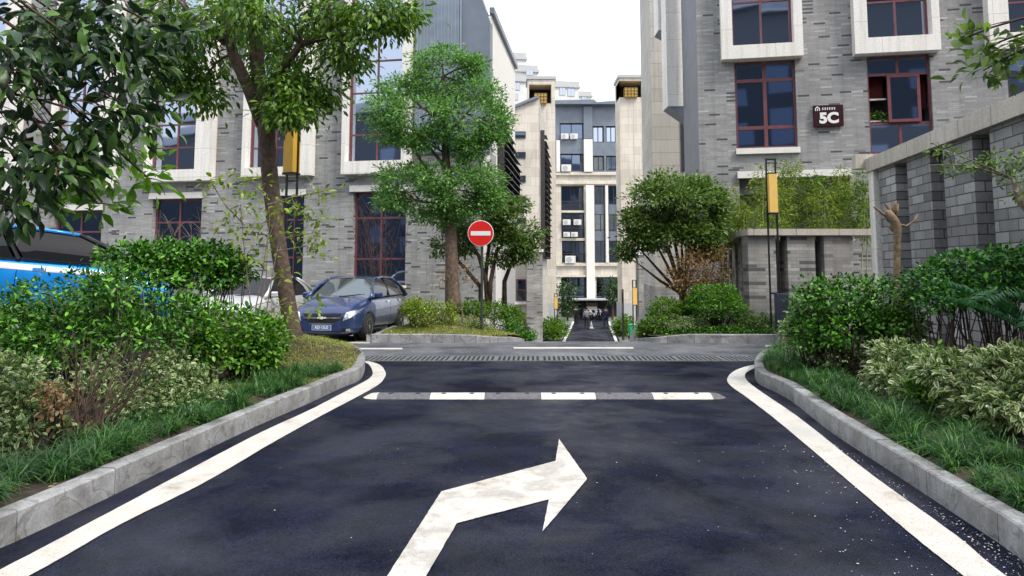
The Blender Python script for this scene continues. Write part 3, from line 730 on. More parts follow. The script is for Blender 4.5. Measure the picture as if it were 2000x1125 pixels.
# ---- second building down the lane (cream)
B = Fac(1003, 50, 0, z=ZL)
CB = B.thing('cream_building', 'narrow cream stone building with slanted roof and slit windows behind the left brick building', 'building')
x0, x1 = B.x(960), B.x(1053)
ztl, ztr, zr_ = B.z(1003, 212), B.z(1062, 240), B.z(1052, 192)
mb = MB(); body = [(x0, 0), (x1, 0), (x1, zr_), (B.x(1003), ztl), (x0, ztl - .4)]
hl = []
mb.xprism(body, 0, 9.0); fixn(mb.build('wall', M['cream'], CB))
mb = MB()
for t, b in ((257, 270), (297, 309), (343, 356), (383, 396), (425, 437)):
    f = window(CB, B.x(1004), B.x(1027), B.z(1010, b), B.z(1010, t), [], [], y=-.07, ft=.05, fm='darkframe', d=.06)
mb = MB(); mb.xprism([(x0, ztl - .4), (B.x(1003), ztl), (x1, zr_), (x1, zr_ + .18), (B.x(1003), ztl + .18), (x0, ztl - .2)], -.25, 8.5); fixn(mb.build('roof', M['slateblue'], CB))
c1 = B.world(x1, 0, 0)
def S2(t, off=0): return c1 + dirL * t + Vector((dirL.y, -dirL.x, 0)) * off
mb = MB(); n = 1
pts = [(0, 0 + ZL), (9, ZL), (9, zat(1068, 245, 59)), (2, zat(1060, 225, 52)), (0, zr_ + ZL - .05)]
k = len(pts); vs = [(*S2(t, 0).xy, z) for t, z in pts] + [(*S2(t, .06).xy, z) for t, z in pts]
mb.add(vs, [tuple(range(k)), tuple(range(2 * k - 1, k - 1, -1))] + [(i, k + i, k + (i + 1) % k, (i + 1) % k) for i in range(k)])
fixn(mb.build('side_wall', M['cream2'], CB, world=True))
louvres(CB, S2, .5, 7.5, zat(1060, 505, 54), lambda t: zat(1055, 248, 50) - t * .25, .42, .5)
# base of the second building: window bay, pier, brick
mb = MB(); mb.box(B.x(1028), B.x(1058), -.9, -.003, -.3, B.z(1040, 492, -.9)); mb.build('brick_pier', M['low_brick'], CB)
mb = MB(); mb.box(B.x(1027), B.x(1060), -1.0, .0, B.z(1040, 492, -.9) + .003, B.z(1040, 487, -.9)); mb.build('pier_cap', M['white'], CB)
window(CB, B.x(1008), B.x(1027.5), B.z(1010, 588), B.z(1010, 545), [], [B.z(1010, 566)], y=-.08, ft=.08, d=.04, pm='panedark')
mb = MB(); mb.box(B.x(1005), B.x(1028), -.3, 0, B.z(1010, 594), B.z(1010, 589)); mb.build('sill', M['white'], CB)
mb = MB(); mb.box(B.x(1009), B.x(1027), -.04, 0, B.z(1010, 640), B.z(1010, 612)); mb.build('door', M['tanbark'], CB)

# ---- tall gateway towers and far building
def gate_tower(px0, px1, pylt, pyl, pyr, Y, label, opening):
    T = Fac(px0, Y, 0, z=ZL); o = T.thing('gate_tower', label, 'tower', 'stone towers flanking the lane')
    x0, x1 = 0, T.x(px1); zt = T.z(px0, pylt); zo1, zo0 = T.z(px0, pyl), T.z(px0, pyr); xo0, xo1 = T.x(opening[0]), T.x(opening[1])
    zb = T.z(px0, 592)
    mb = MB(); wall(mb, x0, x1, zb, zt, [(xo0, xo1, zo0, zo1)], th=2.0); fixn(mb.build('wall', M['cream'], o))
    mb = MB(); mb.box(x0 - .05, x1 + .05, -.05, 3, -.5, zb - .003); mb.build('base', M['palegrey'], o)
    mb = MB(); mb.box(x0 - .1, x1 + .1, -.12, 2.8, zt + .003, zt + .25); mb.build('cornice', M['palegrey'], o)
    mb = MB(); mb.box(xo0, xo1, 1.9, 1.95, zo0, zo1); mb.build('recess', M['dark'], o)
    # amber lattice lantern in the opening
    a, b = T.x(opening[2]), T.x(opening[3]); c, d = T.z(px0, opening[4]), T.z(px0, opening[5])
    l = MB().box(a, b, -.3, .5, c, d).build('lantern', M['yellow'], o)
    mb = MB()
    for i in range(5): x = a + (b - a) * i / 4; mb.box(x - .02, x + .02, -.34, -.301, c, d)
    for i in range(4): z = c + (d - c) * i / 3; mb.box(a, b, -.38, -.342, z - .02, z + .02)
    mb.build('lattice', M['darkframe'], l)
    mb = MB(); px = [.35, .7]
    for f in px: x = x0 + (x1 - x0) * f; mb.box(x - .03, x + .03, -.012, 0, zb + 1, zo0 - .5)
    mb.build('groove', M['palegrey'], o)
    return o
gate_tower(1031, 1085, 155, 165, 202, 61, 'cream stone tower with an amber lantern in its top opening, left of the lane', (1034, 1078, 1044, 1069, 203, 184))
gate_tower(1213, 1290, 152, 158, 190, 60, 'cream stone tower with an amber lantern in its top opening, right of the lane', (1213, 1262, 1222, 1248, 191, 173))

C = Fac(1088, 78, 0, z=ZL)
FB = C.thing('apartment_block', 'cream and slate apartment block with balconies closing the end of the lane', 'building')
X = lambda p: C.x(p); Z = lambda p: C.z(1140, p)
opens = [(1096, 1141, 362, 411), (1096, 1142, 415, 465), (1097, 1143, 470, 513)]
ropen = [(1160, 1182, 362, 513), (1188, 1207, 362, 513)]
hol = [(X(a), X(b), Z(d), Z(c)) for a, b, c, d in opens + ropen] + [(X(1095), X(1146), Z(622), Z(541)), (X(1163), X(1208), Z(622), Z(541))]
mb = MB(); wall(mb, X(1086), X(1212), -.3, Z(336), hol, th=1.2); fixn(mb.build('wall', M['cream'], FB))
for a, b in ((Z(541), Z(515)), (Z(360), Z(338))):
    for lo_, hi_, pr_ in ((b - .25, b, -.25), (a, a + .2, -.18)): MB().box(X(1086), X(1212), pr_, -.003, lo_, hi_).build('cornice', M['cream'], FB)
hol2 = [(X(1094), X(1141), Z(272), Z(240)), (X(1095), X(1141), Z(334), Z(300)), (X(1159), X(1181), Z(278), Z(246)), (X(1185), X(1206), Z(278), Z(246)), (X(1159), X(1181), Z(333), Z(304)), (X(1185), X(1206), Z(333), Z(304))]
mb = MB(); wall(mb, X(1086), X(1212), Z(336), Z(207), hol2, th=1.0); fixn(mb.build('upper_wall', M['slateblue'], FB))
mb = MB(); mb.xprism([(X(1084), Z(207) + .003), (X(1214), Z(207) + .003), (X(1214), Z(200)), (X(1166), Z(203)), (X(1160), Z(198)), (X(1084), Z(200))], -1.0, 6); fixn(mb.build('roof', M['slateblue'], FB))
mb = MB(); mb.box(X(1141), X(1158), -.35, -.003, Z(336), Z(273)); mb.build('pilaster', M['white'], FB)
for q in ((1087, 1094, -.3, -.003, 336, 275), (1182.5, 1187.5, -.12, -.003, 513, 362), (1144, 1160, -.3, -.26, 590, 362)): MB().box(X(q[0]), X(q[1]), q[2], q[3], Z(q[4]), Z(q[5])).build('pilaster', M['white'], FB)
mb = MB(); mb.box(X(1141), X(1158), -.33, -.003, Z(272), Z(208)); mb.build('upper_pilaster', M['slateblue'], FB)
for a, b, c, d in opens:
    window(FB, X(a), X(b), Z(d), Z(c), [X(a) + (X(b) - X(a)) * .45, X(a) + (X(b) - X(a)) * .6], [], y=1.0, ft=.12, fm='darkframe', pm='panedark')
    mb = MB(); h0 = Z(d) + 1.0
    mb.box(X(a), X(b), .02, .08, h0 - .06, h0); mb.box(X(a), X(b), .03, .07, Z(d) + .1, Z(d) + .16)
    for i in range(15): x = X(a) + (X(b) - X(a)) * (i + .5) / 15; mb.box(x - .02, x + .02, .035, .065, Z(d) + .16, h0 - .06)
    mb.build('balcony_railing', M['darkframe'], FB)
for a, b, c, d in ropen:
    rows = [Z(399), Z(418), Z(449), Z(470)]
    window(FB, X(a), X(b), Z(d), Z(c), [X(a) + (X(b) - X(a)) * .6], rows, y=.3, ft=.12, fm='darkframe', pm='pane', dark_rows=(0, 4))
    MB().box(X(a) + .1, X(b) - .1, .2, .28, Z(418), Z(399)).build('spandrel', M['slateblue'], FB); MB().box(X(a) + .1, X(b) - .1, .2, .28, Z(470), Z(452)).build('spandrel', M['slateblue'], FB)
for i, (a, b, c, d) in enumerate(((1094, 1141, 240, 272), (1095, 1141, 300, 334), (1159, 1181, 246, 278), (1185, 1206, 246, 278), (1159, 1181, 304, 333), (1185, 1206, 304, 333))):
    window(FB, X(a), X(b), Z(d), Z(c), [X(a) + (X(b) - X(a)) * .5], [], y=.3, ft=.12, fm='darkframe', pm='panedark' if i < 2 else 'pane')
for a, b in ((1095, 1146), (1163, 1208)):
    window(FB, X(a), X(b), 0, Z(541), [X(a) + (X(b) - X(a)) * .33, X(a) + (X(b) - X(a)) * .66], [Z(559), Z(575)], y=1.1, ft=.1, fm='darkframe', pm='panedark')
MB().box(X(1100), X(1210), -3.6, -.31, Z(584), Z(582)).build('canopy', M['palegrey'], FB); MB().box(X(1096), X(1144), -.30, -.2, .0, Z(585)).build('undercroft_shade', M['dark'], FB); MB().box(X(1161), X(1208), -.30, -.2, .0, Z(585)).build('undercroft_shade', M['dark'], FB); MB().box(X(1144.5), X(1160.5), -.36, -.31, .0, Z(585)).build('undercroft_shade', M['dark'], FB)  # undercroft boxes: near-black sheets put the shade under the canopy into colour
# air conditioners on the balconies
def aircon(px, py, wpx, label, Y=77.6):
    T = Fac(px, Y, 0); wd = wpx * Y / F; zc = P(px, py, Y).z; t = thing('air_conditioner', label, 'air conditioner', (P(px, py, Y).x, Y, zc), 0, 'air conditioners on the end block')
    MB().box(-wd / 2, wd / 2, 0, .35, -wd * .36, wd * .36, .03).build('casing', M['acwhite'], t)
    f = MB(); f.lathe([(wd * .28, -.012), (wd * .24, -.02), (wd * .05, -.02)], 14, 'y', (-wd * .12, 0, 0)); f.build('fan_grille', M['palegrey'], t)
    return t
for px, py, wp, l in ((1103, 266, 15, 'white air conditioner on the top balcony, left of its pair'), (1121, 266, 15, 'white air conditioner on the top balcony, right of its pair'),
                      (1106, 328, 19, 'long white air conditioner on the balcony just below the top one'),
                      (1107, 434, 15, 'upper white air conditioner on the middle balcony, left of its pair'), (1128, 434, 15, 'upper white air conditioner on the middle balcony, right of its pair'),
                      (1107, 458, 13, 'lower white air conditioner on the middle balcony, left of its pair'), (1122, 458, 13, 'lower white air conditioner on the middle balcony, right of its pair'),
                      (1114, 507, 20, 'long white air conditioner on the lowest balcony')):
    aircon(px, py, wp, l)

# ---- distant pale towers
def far_tower(Y, label, blocks, wins):
    T = Fac(blocks[0][0], Y, 8, z=ZL); o = T.thing('distant_tower_block', label, 'building', 'pale tower blocks beyond the lane')
    w_ = MB(); tr = MB()
    for i, (a, b, top, dep) in enumerate(blocks):
        z = T.z(a, top); y0 = i * .9
        w_.box(T.x(a), T.x(b), y0, y0 + dep, 0, z - 1.2); tr.box(T.x(a) - .3, T.x(b) + .3, y0 - .3, y0 + dep + .3, z - 1.197, z - .8); tr.box(T.x(a) - .1, T.x(b) + .1, y0 - .1, y0 + dep + .1, z - .797, z)
    w_.build('wall', M['palewall'], o); tr.build('cornice', M['palegrey'], o)
    for a, b, t, bt in wins: window(o, T.x(a), T.x(b), T.z(a, bt), T.z(a, t), [(T.x(a) + T.x(b)) / 2], [], y=-.10, ft=.12, fm='palegrey', d=.08)
far_tower(120, 'stepped pale tower block, tallest of those beyond the lane', [(985, 1044, 145, 10), (990, 1052, 123, 12), (996, 1030, 96, 12)], [(1003, 1016, 160, 176), (1028, 1042, 135, 148), (1000, 1012, 182, 195)])
far_tower(135, 'low pale tower block with a corniced top in the middle of the gap', [(1084, 1132, 158, 12), (1080, 1128, 190, 10)], [(1094, 1106, 168, 186), (1110, 1124, 172, 188)])
far_tower(160, 'smallest pale tower block, right of the other two, half behind them', [(1128, 1157, 178, 12), (1128, 1150, 184, 10)], [(1138, 1148, 188, 196)])

# ---- right brick building
Rf = Fac(1490, 23, -11.0, z=-.2, py=130)
RB = Rf.thing('brick_building', 'tall grey slate brick building on the right bearing the 5C sign', 'building')
X = lambda p, d=0: Rf.x(p, 527, d); Z = lambda px, py, d=0: Rf.z(px, py, d)
zt = Z(1490, -230)
up = [(1410, 1571, 1430, 1549, 116, 95), (1672, 1841, 1692, 1817, 105, 80), (1937, 2110, 1966, 2090, 96, 70)]
lo = [(1434, 1553, 120, 291), (1693, 1817, 110, 300), (1966, 2090, 100, 300)]
hol = [(X(c), X(d), Z(c, ib), zt - .5) for (_, _, c, d, _, ib) in up] + [(X(a), X(b), Z(a, d), Z(a, c)) for a, b, c, d in lo]
gd = [(1437, 1650, 350, 640), (1700, 1900, 350, 640)]
hol += [(X(a), X(b), Z(a, d), Z(a, c)) for a, b, c, d in gd]
mb = MB(); wall(mb, X(1362), X(2400), -.4, zt, hol, th=.35); fixn(mb.build('wall', M['slate_brick'], RB))
for (a, b, c, d, ob, ib) in up:
    zi = Z(c, ib); surround(RB, X(a, -.35), X(b, -.35), Z(a, ob, -.35), zt - .2, X(c), X(d), zi, zt - .5, .35)
    window(RB, X(c), X(d), zi, zt - .5, [(X(c) + X(d)) / 2], [r_ for r_ in (Z(c, 5), Z(c, -90), Z(c, -150)) if zi < r_ < zt - .8], y=.04)
a, b, c, d = lo[0]
window(RB, X(a), X(b), Z(a, d), Z(a, c), [(X(a) + X(b)) / 2], [Z(a, 158), Z(a, 250)], y=.10, ft=.07, thin=.11, dark_rows=(2,), pm='panedark')
# curtain band behind the glass of that window
MB().box(X(a) - .02, X(b) + .05, -.1, .04, Z(a, 302), Z(a, 291) - .003).build('sill', M['white'], RB)
a, b, c, d = lo[1]
f = window(RB, X(a), X(b), Z(a, d), Z(a, c), [], [Z(a, 146), Z(a, 242)], y=.10, ft=.06, thin=.08, panes=False)
zz = [Z(a, d) + .06, Z(a, 242), Z(a, 146), Z(a, c) - .06]
pb = MB(); xm = (X(a) + X(b)) / 2
pb.box(X(a), X(b), .14, .15, zz[0], zz[1]); pb.build('pane', M['pane'], f)
pb = MB(); pb.box(X(a), X(b), .14, .15, zz[2], zz[3]); pb.build('pane', M['panedark'], f)
MB().box(xm - .04, xm + .04, .105, .165, zz[0], zz[1] - .04).build('mullion', M['redframe'], f); MB().box(xm - .04, xm + .04, .105, .165, zz[2] + .04, zz[3]).build('mullion', M['redframe'], f)
M['redroom'] = plain('dark_red_curtain', (.10, .012, .012), .9)
MB().box(X(a), X(b), .75, .8, zz[1], zz[2]).build('interior', M['dark'], f)
MB().box(X(a), X(1731), .5, .52, zz[1] + (zz[2] - zz[1]) * .52, zz[2]).build('curtain', M['redroom'], f); MB().box(X(1797), X(b), .5, .52, zz[1] + .5, zz[2]).build('curtain', M['redroom'], f)
MB().box(X(a) + .06, X(1731), .2, .24, zz[1] + (zz[2] - zz[1]) * .5, zz[1] + (zz[2] - zz[1]) * .5 + .05).box(X(a) + .06, X(1733), .2, .24, zz[1] + .09, zz[1] + .13).build('window_rail', M['white'], f)
cs = window(f, X(1731), X(1793), zz[1] + .02, zz[2] - .02, [], [], y=.02, ft=.09, name='casement') if False else None
cw = MB(); ax, bx = X(1731), X(1795); y_ = .0
cw.box(ax, ax + .09, y_, y_ + .07, zz[1] + .03, zz[2] - .03).box(bx - .09, bx, y_, y_ + .07, zz[1] + .03, zz[2] - .03).box(ax + .09, bx - .09, y_, y_ + .07, zz[1] + .03, zz[1] + .12).box(ax + .09, bx - .09, y_, y_ + .07, zz[2] - .12, zz[2] - .03)
cw.build('casement', M['redframe'], f)
MB().box(ax + .09, bx - .09, y_ + .03, y_ + .04, zz[1] + .12, zz[2] - .12).build('pane', M['panedark'], f)
window(RB, X(1966), X(2090), Z(1966, 300), Z(1966, 100), [X(2028)], [Z(1966, 140), Z(1966, 240)], y=.1)
for a, b, c, d in gd:
    MB().box(X(a) - .05, X(b) + .05, -.12, .1, Z(a, 349), Z(a, 336)).build('lintel', M['white'], RB)
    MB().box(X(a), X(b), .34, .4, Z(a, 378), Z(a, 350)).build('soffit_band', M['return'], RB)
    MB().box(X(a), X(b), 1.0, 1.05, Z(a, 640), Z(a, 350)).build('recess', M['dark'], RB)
# blue grey side return
c2 = Rf.world(X(1362), 0, 0)
def S3(t, off=0): return c2 + dirL * t + Vector((-dirL.y, dirL.x, 0)) * off
mb = MB(); vs = [(*S3(0, .02).xy, -.6), (*S3(3.6, .02).xy, -.6), (*S3(3.6, -.2).xy, -.6), (*S3(0.02, -.2).xy, -.6)]
mb.hexa(vs, [(x, y, zt) for x, y, _ in vs]); fixn(mb.build('side_wall', M['return'], RB, world=True))
# two cream bays projecting from the side wall behind the return
for za, zb_, px, pr in ((228, -60, 1319, .55), (78, -60, 1309, .75)):
    Y = 27.2 if za == 228 else 28.2; q0 = S3(Y - 23.6, 0); z0, z1 = P(px, za, Y).z, P(px, zb_, Y).z
    mb = MB(); a, b = Vector((q0.x + .3, Y, 0)), Vector((q0.x - pr, Y, 0))
    mb.box(b.x, a.x, Y, Y + .9, z0 + .4, z1); mb.build('side_bay', M['surround'], RB, world=True)
    mb = MB(); mb.hexa([(a.x, Y + .05, z0 - .2), (a.x, Y + .06, z0 - .2), (a.x, Y + .85, z0 - .2), (a.x, Y + .84, z0 - .2)], [(b.x + .02, Y + .02, z0 + .397), (a.x, Y + .02, z0 + .397), (a.x, Y + .88, z0 + .397), (b.x + .02, Y + .88, z0 + .397)])
    fixn(mb.build('bay_soffit', M['slateblue'], RB, world=True))
# cream clad stair tower behind it
Tf = Fac(1272, 31, 0, z=-3.3, py=200)
ST = Tf.thing('stair_tower', 'tall plain stone clad tower left of the right brick building, above the round tree', 'tower')
fixn(MB().prism([(0, 0), (Tf.x(1345), 0), (Tf.x(1345), 5.9), (.63, 5.9)], Tf.z(1256, 560), Tf.z(1256, -200)).build('wall', M['cream2'], ST))
fixn(MB().prism([(-.04, -.04), (Tf.x(1345), -.04), (Tf.x(1345), 5.9), (.59, 5.9)], -.5, Tf.z(1256, 560) - .003).build('base', M['low_brick'], ST))
MB().box(Tf.x(1279), Tf.x(1281), -.012, 0, Tf.z(1256, 122), Tf.z(1256, -200)).build('groove', M['palegrey'], ST)
MB().box(Tf.x(1328), Tf.x(1334), -.05, -.003, Tf.z(1256, 335), Tf.z(1256, 228)).build('downpipe', M['darkframe'], ST)

# 5C sign
def text(parent, s, size, loc, m, depth=.01, rot=(R(90), 0, 0), name='lettering', bold=.0, world=False, sx=1.0):
    cu = bpy.data.curves.new(name, 'FONT'); cu.body = s; cu.size = size; cu.extrude = depth; cu.offset = bold; cu.align_x = 'CENTER'; cu.align_y = 'CENTER'
    t = bpy.data.objects.new(name, cu); COL.objects.link(t); bpy.context.view_layer.update()
    me = bpy.data.meshes.new_from_object(t.evaluated_get(bpy.context.evaluated_depsgraph_get())); bpy.data.objects.remove(t)
    from mathutils import Euler
    mt = Matrix.Translation(Vector(loc)) @ Euler(rot).to_matrix().to_4x4() @ Matrix.Diagonal((sx, 1, 1, 1)); me.transform(mt)
    me.materials.clear(); me.materials.append(m); o = bpy.data.objects.new(name, me); COL.objects.link(o); o.parent = parent; return o
S = Fac(1624, Rf.world(X(1624), 0, 0).y, -11, z=0); S.o.z = P(1624, 227, S.o.y).z; S.o = S.o - S.n * .06
sg = S.thing('building_sign', 'dark maroon wall sign reading 5C on the right brick building', 'sign')
hw_, hh_ = 28 * S.o.y / F, 21.5 * S.o.y / F
MB().box(-hw_, hw_, -.03, .055, -hh_, hh_, .008).build('panel', M['maroon'], sg)
text(sg, '5C', hh_ * 1.32, (.0 + hw_ * .02, -.04, -hh_ * .26), M['signwhite'], .006, bold=.022, sx=1.05)
lg = MB(); a, z_ = -hw_ * .72, hh_ * .66
lg.xprism([(a - .07, z_ - .06), (a - .07, z_ + .02), (a, z_ + .085), (a + .07, z_ + .02), (a + .07, z_ - .06), (a + .045, z_ - .06), (a + .045, z_ + .005), (a, z_ + .05), (a - .045, z_ + .005), (a - .045, z_ - .06)], -.04, -.031)
lg.box(a - .012, a + .012, -.04, -.031, z_ - .06, z_ + .01)
x = a + .13
for i in range(6):
    lg.box(x, x + .052, -.04, -.031, z_ + .012, z_ + .026); lg.box(x + .004, x + .048, -.04, -.031, z_ - .028, z_ - .012); lg.box(x + .02, x + .034, -.0395, -.031, z_ - .045, z_ + .035); x += .068
lg.build('emblem', M['signwhite'], sg)

# ---- right foreground wall with brick piers
def near_wall():
    p0 = P(1712, 527, 16.2); p0.z = 0; d = Vector((-.128, -1, 0)).normalized(); Ln = 14.0; ang = math.atan2(d.y, d.x)
    t = thing('garden_wall', 'high grey block wall with projecting piers and pale sloping coping on the right', 'wall', tuple(p0), ang)
    # local x runs towards the camera; local y = left of travel (+x world side is +y)
    H = 3.80
    MB().box(.3, Ln, .42, .75, -.2, H - .05).build('back_wall', M['pier_brick'], t)
    # pier starts measured along the wall from the photograph
    def s_at(px):
        r_ = ray(px, 400); n = Vector((-d.y, d.x, 0)); k = (p0 - CAM).dot(n) / r_.dot(n); q = CAM + r_ * k; return (q - p0).dot(d)
    for a, b in ((1719, 1752), (1775, 1821), (1847, 1906), (1941, 2024), (2068, 2170)):
        s0, s1 = s_at(a), s_at(b); MB().box(s0, s1, 0, .417, -.2, H).build('pier', M['pier_brick'], t)
    s0 = s_at(2260); 
    MB().box(s0, min(Ln, s0 + .9), 0, .417, -.2, H).build('pier', M['pier_brick'], t)
    MB().box(-.1, Ln, -.10, .85, H + .003, H + .30).build('coping', M['coping'], t)
    MB().box(-.06, .25, -.06, .6, -.2, H).build('end_post', M['surround'], t)
    MB().box(-.35, -.103, -.3, .9, H + .1, H + .42).build('end_block', M['coping'], t)
near_wall()

# ---- low wall with piers in front of the bamboo
def low_wall():
    Y = 18.3; Lw = Fac(1458, Y, 0, z=0); t = Lw.thing('pier_wall', 'weathered low wall of grey brick piers under a pale coping below the bamboo', 'wall')
    zt_ = Lw.z(1500, 460); X = lambda p: Lw.x(p)
    for a, b in ((1458, 1512), (1535, 1588), (1606, 1662)): MB().box(X(a), X(b), 0, .5, -.1, zt_).build('pier', M['low_brick'], t)
    MB().box(X(1512) - .2, X(1662), .54, .8, -.1, zt_ - .1).build('back_panel', M['low_brick'], t)
    MB().box(X(1456), X(1722), -.12, .75, zt_ + .003, zt_ + .16).build('coping', M['coping'], t)
    # left wing running away beside the lane, its coping falling with the slope
    zc = lambda q: zt_ - .42 * q / 4.7
    def wp(q, off): return (off + .107 * q - .0, q)
    for q in (.95, 1.75, 2.55, 3.35, 4.1):
        a, b = wp(q, .02), wp(q + .42, .02)
        MB().hexa([(a[0], a[1], -.4), (a[0] + .4, a[1], -.4), (b[0] + .4, b[1], -.4), (b[0], b[1], -.4)], [(a[0], a[1], zc(q)), (a[0] + .4, a[1], zc(q)), (b[0] + .4, b[1], zc(q + .42)), (b[0], b[1], zc(q + .42))]).build('pier', M['low_brick'], t)
    a, b = wp(.55, .44), wp(4.6, .44)
    MB().hexa([(a[0], a[1], -.4), (a[0] + .2, a[1], -.4), (b[0] + .2, b[1], -.4), (b[0], b[1], -.4)], [(a[0], a[1], zc(.5) - .05), (a[0] + .2, a[1], zc(.5) - .05), (b[0] + .2, b[1], zc(4.6) - .05), (b[0], b[1], zc(4.6) - .05)]).build('back_panel', M['low_brick'], t)
    a, b = wp(.76, -.12), wp(4.7, -.12)
    MB().hexa([(a[0], a[1], zc(0)), (a[0] + .8, a[1], zc(0)), (b[0] + .8, b[1], zc(4.7)), (b[0], b[1], zc(4.7))], [(a[0], a[1], zc(0) + .16), (a[0] + .8, a[1], zc(0) + .16), (b[0] + .8, b[1], zc(4.7) + .16), (b[0], b[1], zc(4.7) + .16)]).build('coping', M['coping'], t)
low_wall()

# ---- brick gate piers on the lower level
def gatepier(px0, px1, top, Y, label, lean=False):
    T = Fac(px0, Y, 0, z=ZL); t = T.thing('gate_pier', label, 'pier'); x1 = T.x(px1); h = T.z(px0, top)
    MB().box(0, x1, 0, 1.0, -.1, h - .2).build('shaft', M['low_brick'], t); MB().box(-.12, x1 + .12, -.12, 1.15, h - .197, h).build('cap', M['white'], t)
gatepier(1245, 1261, 492, 49, 'grey brick gate pier with white cap right of the lane, behind the green bin')

# ---- building opposite, behind the camera (seen in the window reflections)
M['opposite'] = plain('dark_grey_render', (.10, .115, .14), .9)
OB = thing('opposite_building', 'long grey apartment building standing behind the viewpoint', 'building', (4, -26, 0))
MB().box(-120, -14, -6, 0, 0, 20).build('wall', M['opposite'], OB)
MB().box(-14, 60, -6, 0, 0, 27).build('wall', M['opposite'], OB)
MB().hexa([(-121, -7, 20.003), (-14.2, -7, 20.003), (-14.2, .6, 20.003), (-121, .6, 20.003)], [(-121, -4, 22), (-14.2, -4, 22), (-14.2, -3, 22), (-121, -3, 22)]).build('roof', M['slateblue'], OB)
MB().hexa([(-13.9, -7, 27.003), (61, -7, 27.003), (61, .6, 27.003), (-13.9, .6, 27.003)], [(-13.9, -4, 28.5), (61, -4, 33), (61, -3, 33), (-13.9, -3, 28.5)]).build('roof', M['slateblue'], OB)
mb = MB()
for i in range(22):
    for j in range(6): mb.box(-42 + i * 4, -40 + i * 4, .003, .02, 1.2 + j * 3.3, 3.0 + j * 3.3)
mb.build('windows', M['panedark'], OB)
# ================================================================== FOLIAGE TOOLS
TPL = {
 'small': (np.array([(0, 0, 0), (.5, .5, .14), (1, 0, 0), (.5, -.5, .14)]), [(0, 1, 2), (0, 2, 3)], [0, 1, .2, 1]),
 'oval': (np.array([(0, 0, 0), (.5, 0, .0), (1, 0, -.10), (.28, .42, .11), (.70, .36, .05), (.28, -.42, .11), (.70, -.36, .05)]),
          [(0, 3, 4, 2, 1), (0, 1, 2, 6, 5)], [0, 0, .55, 1, 1, 1, 1]),
 'big': (np.array([(0, 0, 0), (.33, 0, .03), (.68, 0, 0), (1, 0, -.12), (.14, .26, .06), (.38, .5, .11), (.70, .38, .05), (.14, -.26, .06), (.38, -.5, .11), (.70, -.38, .05)]),
         [(0, 4, 5, 1), (1, 5, 6, 2), (2, 6, 3), (0, 1, 8, 7), (1, 2, 9, 8), (2, 3, 9)], [0, 0, 0, .4, 1, 1, 1, 1, 1, 1]),
 'blade': (np.array([(0, .5, 0), (0, -.5, 0), (.35, .5, .12), (.35, -.5, .12), (.7, .35, .08), (.7, -.35, .08), (1, 0, -.22)]),
           [(0, 1, 3, 2), (2, 3, 5, 4), (4, 5, 6)], [0, 0, 0, 0, 0, 0, 0]),
}
def nrmz(a): return a / np.maximum(np.linalg.norm(a, axis=1, keepdims=True), 1e-9)
class Leaves:
    def __init__(s, tpl): s.t = tpl; s.C = []; s.A = []; s.N = []; s.L = []; s.W = []
    def add(s, C, A, Nn, L, W): s.C.append(C); s.A.append(A); s.N.append(Nn); s.L.append(L); s.W.append(W); return s
    def build(s, name, m, parent=None, kind=None, clip=None):
        C = np.concatenate(s.C); A = nrmz(np.concatenate(s.A)); Nn = np.concatenate(s.N); L = np.concatenate(s.L)[:, None]; W = np.concatenate(s.W)[:, None]
        if clip is not None:
            k = clip(C); C, A, Nn, L, W = C[k], A[k], Nn[k], L[k], W[k]
        Nn = nrmz(Nn - A * (Nn * A).sum(1, keepdims=True)); B = np.cross(Nn, A)
        T, F_, E = TPL[s.t]; n = len(C); k = len(T)
        V = C[:, None, :] + A[:, None, :] * (T[:, 0][None, :, None] * L[:, None, :]) + B[:, None, :] * (T[:, 1][None, :, None] * W[:, None, :]) + Nn[:, None, :] * (T[:, 2][None, :, None] * L[:, None, :])
        V = V.reshape(-1, 3)
        if parent is not None:
            inv = np.array(rootm(parent).inverted()); V = V @ inv[:3, :3].T + inv[:3, 3]
        fl = np.concatenate([np.array(f) for f in F_]); lt = np.array([len(f) for f in F_])
        loops = (fl[None, :] + (np.arange(n) * k)[:, None]).ravel(); tot = np.tile(lt, n); start = np.concatenate([[0], np.cumsum(tot)[:-1]])
        me = bpy.data.meshes.new(name); me.vertices.add(len(V)); me.vertices.foreach_set('co', V.astype(np.float32).ravel())
        me.loops.add(len(loops)); me.loops.foreach_set('vertex_index', loops.astype(np.int32))
        me.polygons.add(len(tot)); me.polygons.foreach_set('loop_start', start.astype(np.int32))
        me.update(calc_edges=True)
        at = me.attributes.new('edge', 'FLOAT', 'POINT'); at.data.foreach_set('value', np.tile(np.array(E, dtype=np.float32), n))
        me.materials.append(m); o = bpy.data.objects.new(name, me); COL.objects.link(o)
        if parent is not None: o.parent = parent
        if kind: o['kind'] = kind
        return o
def rdir(n): return nrmz(rng.normal(size=(n, 3)))
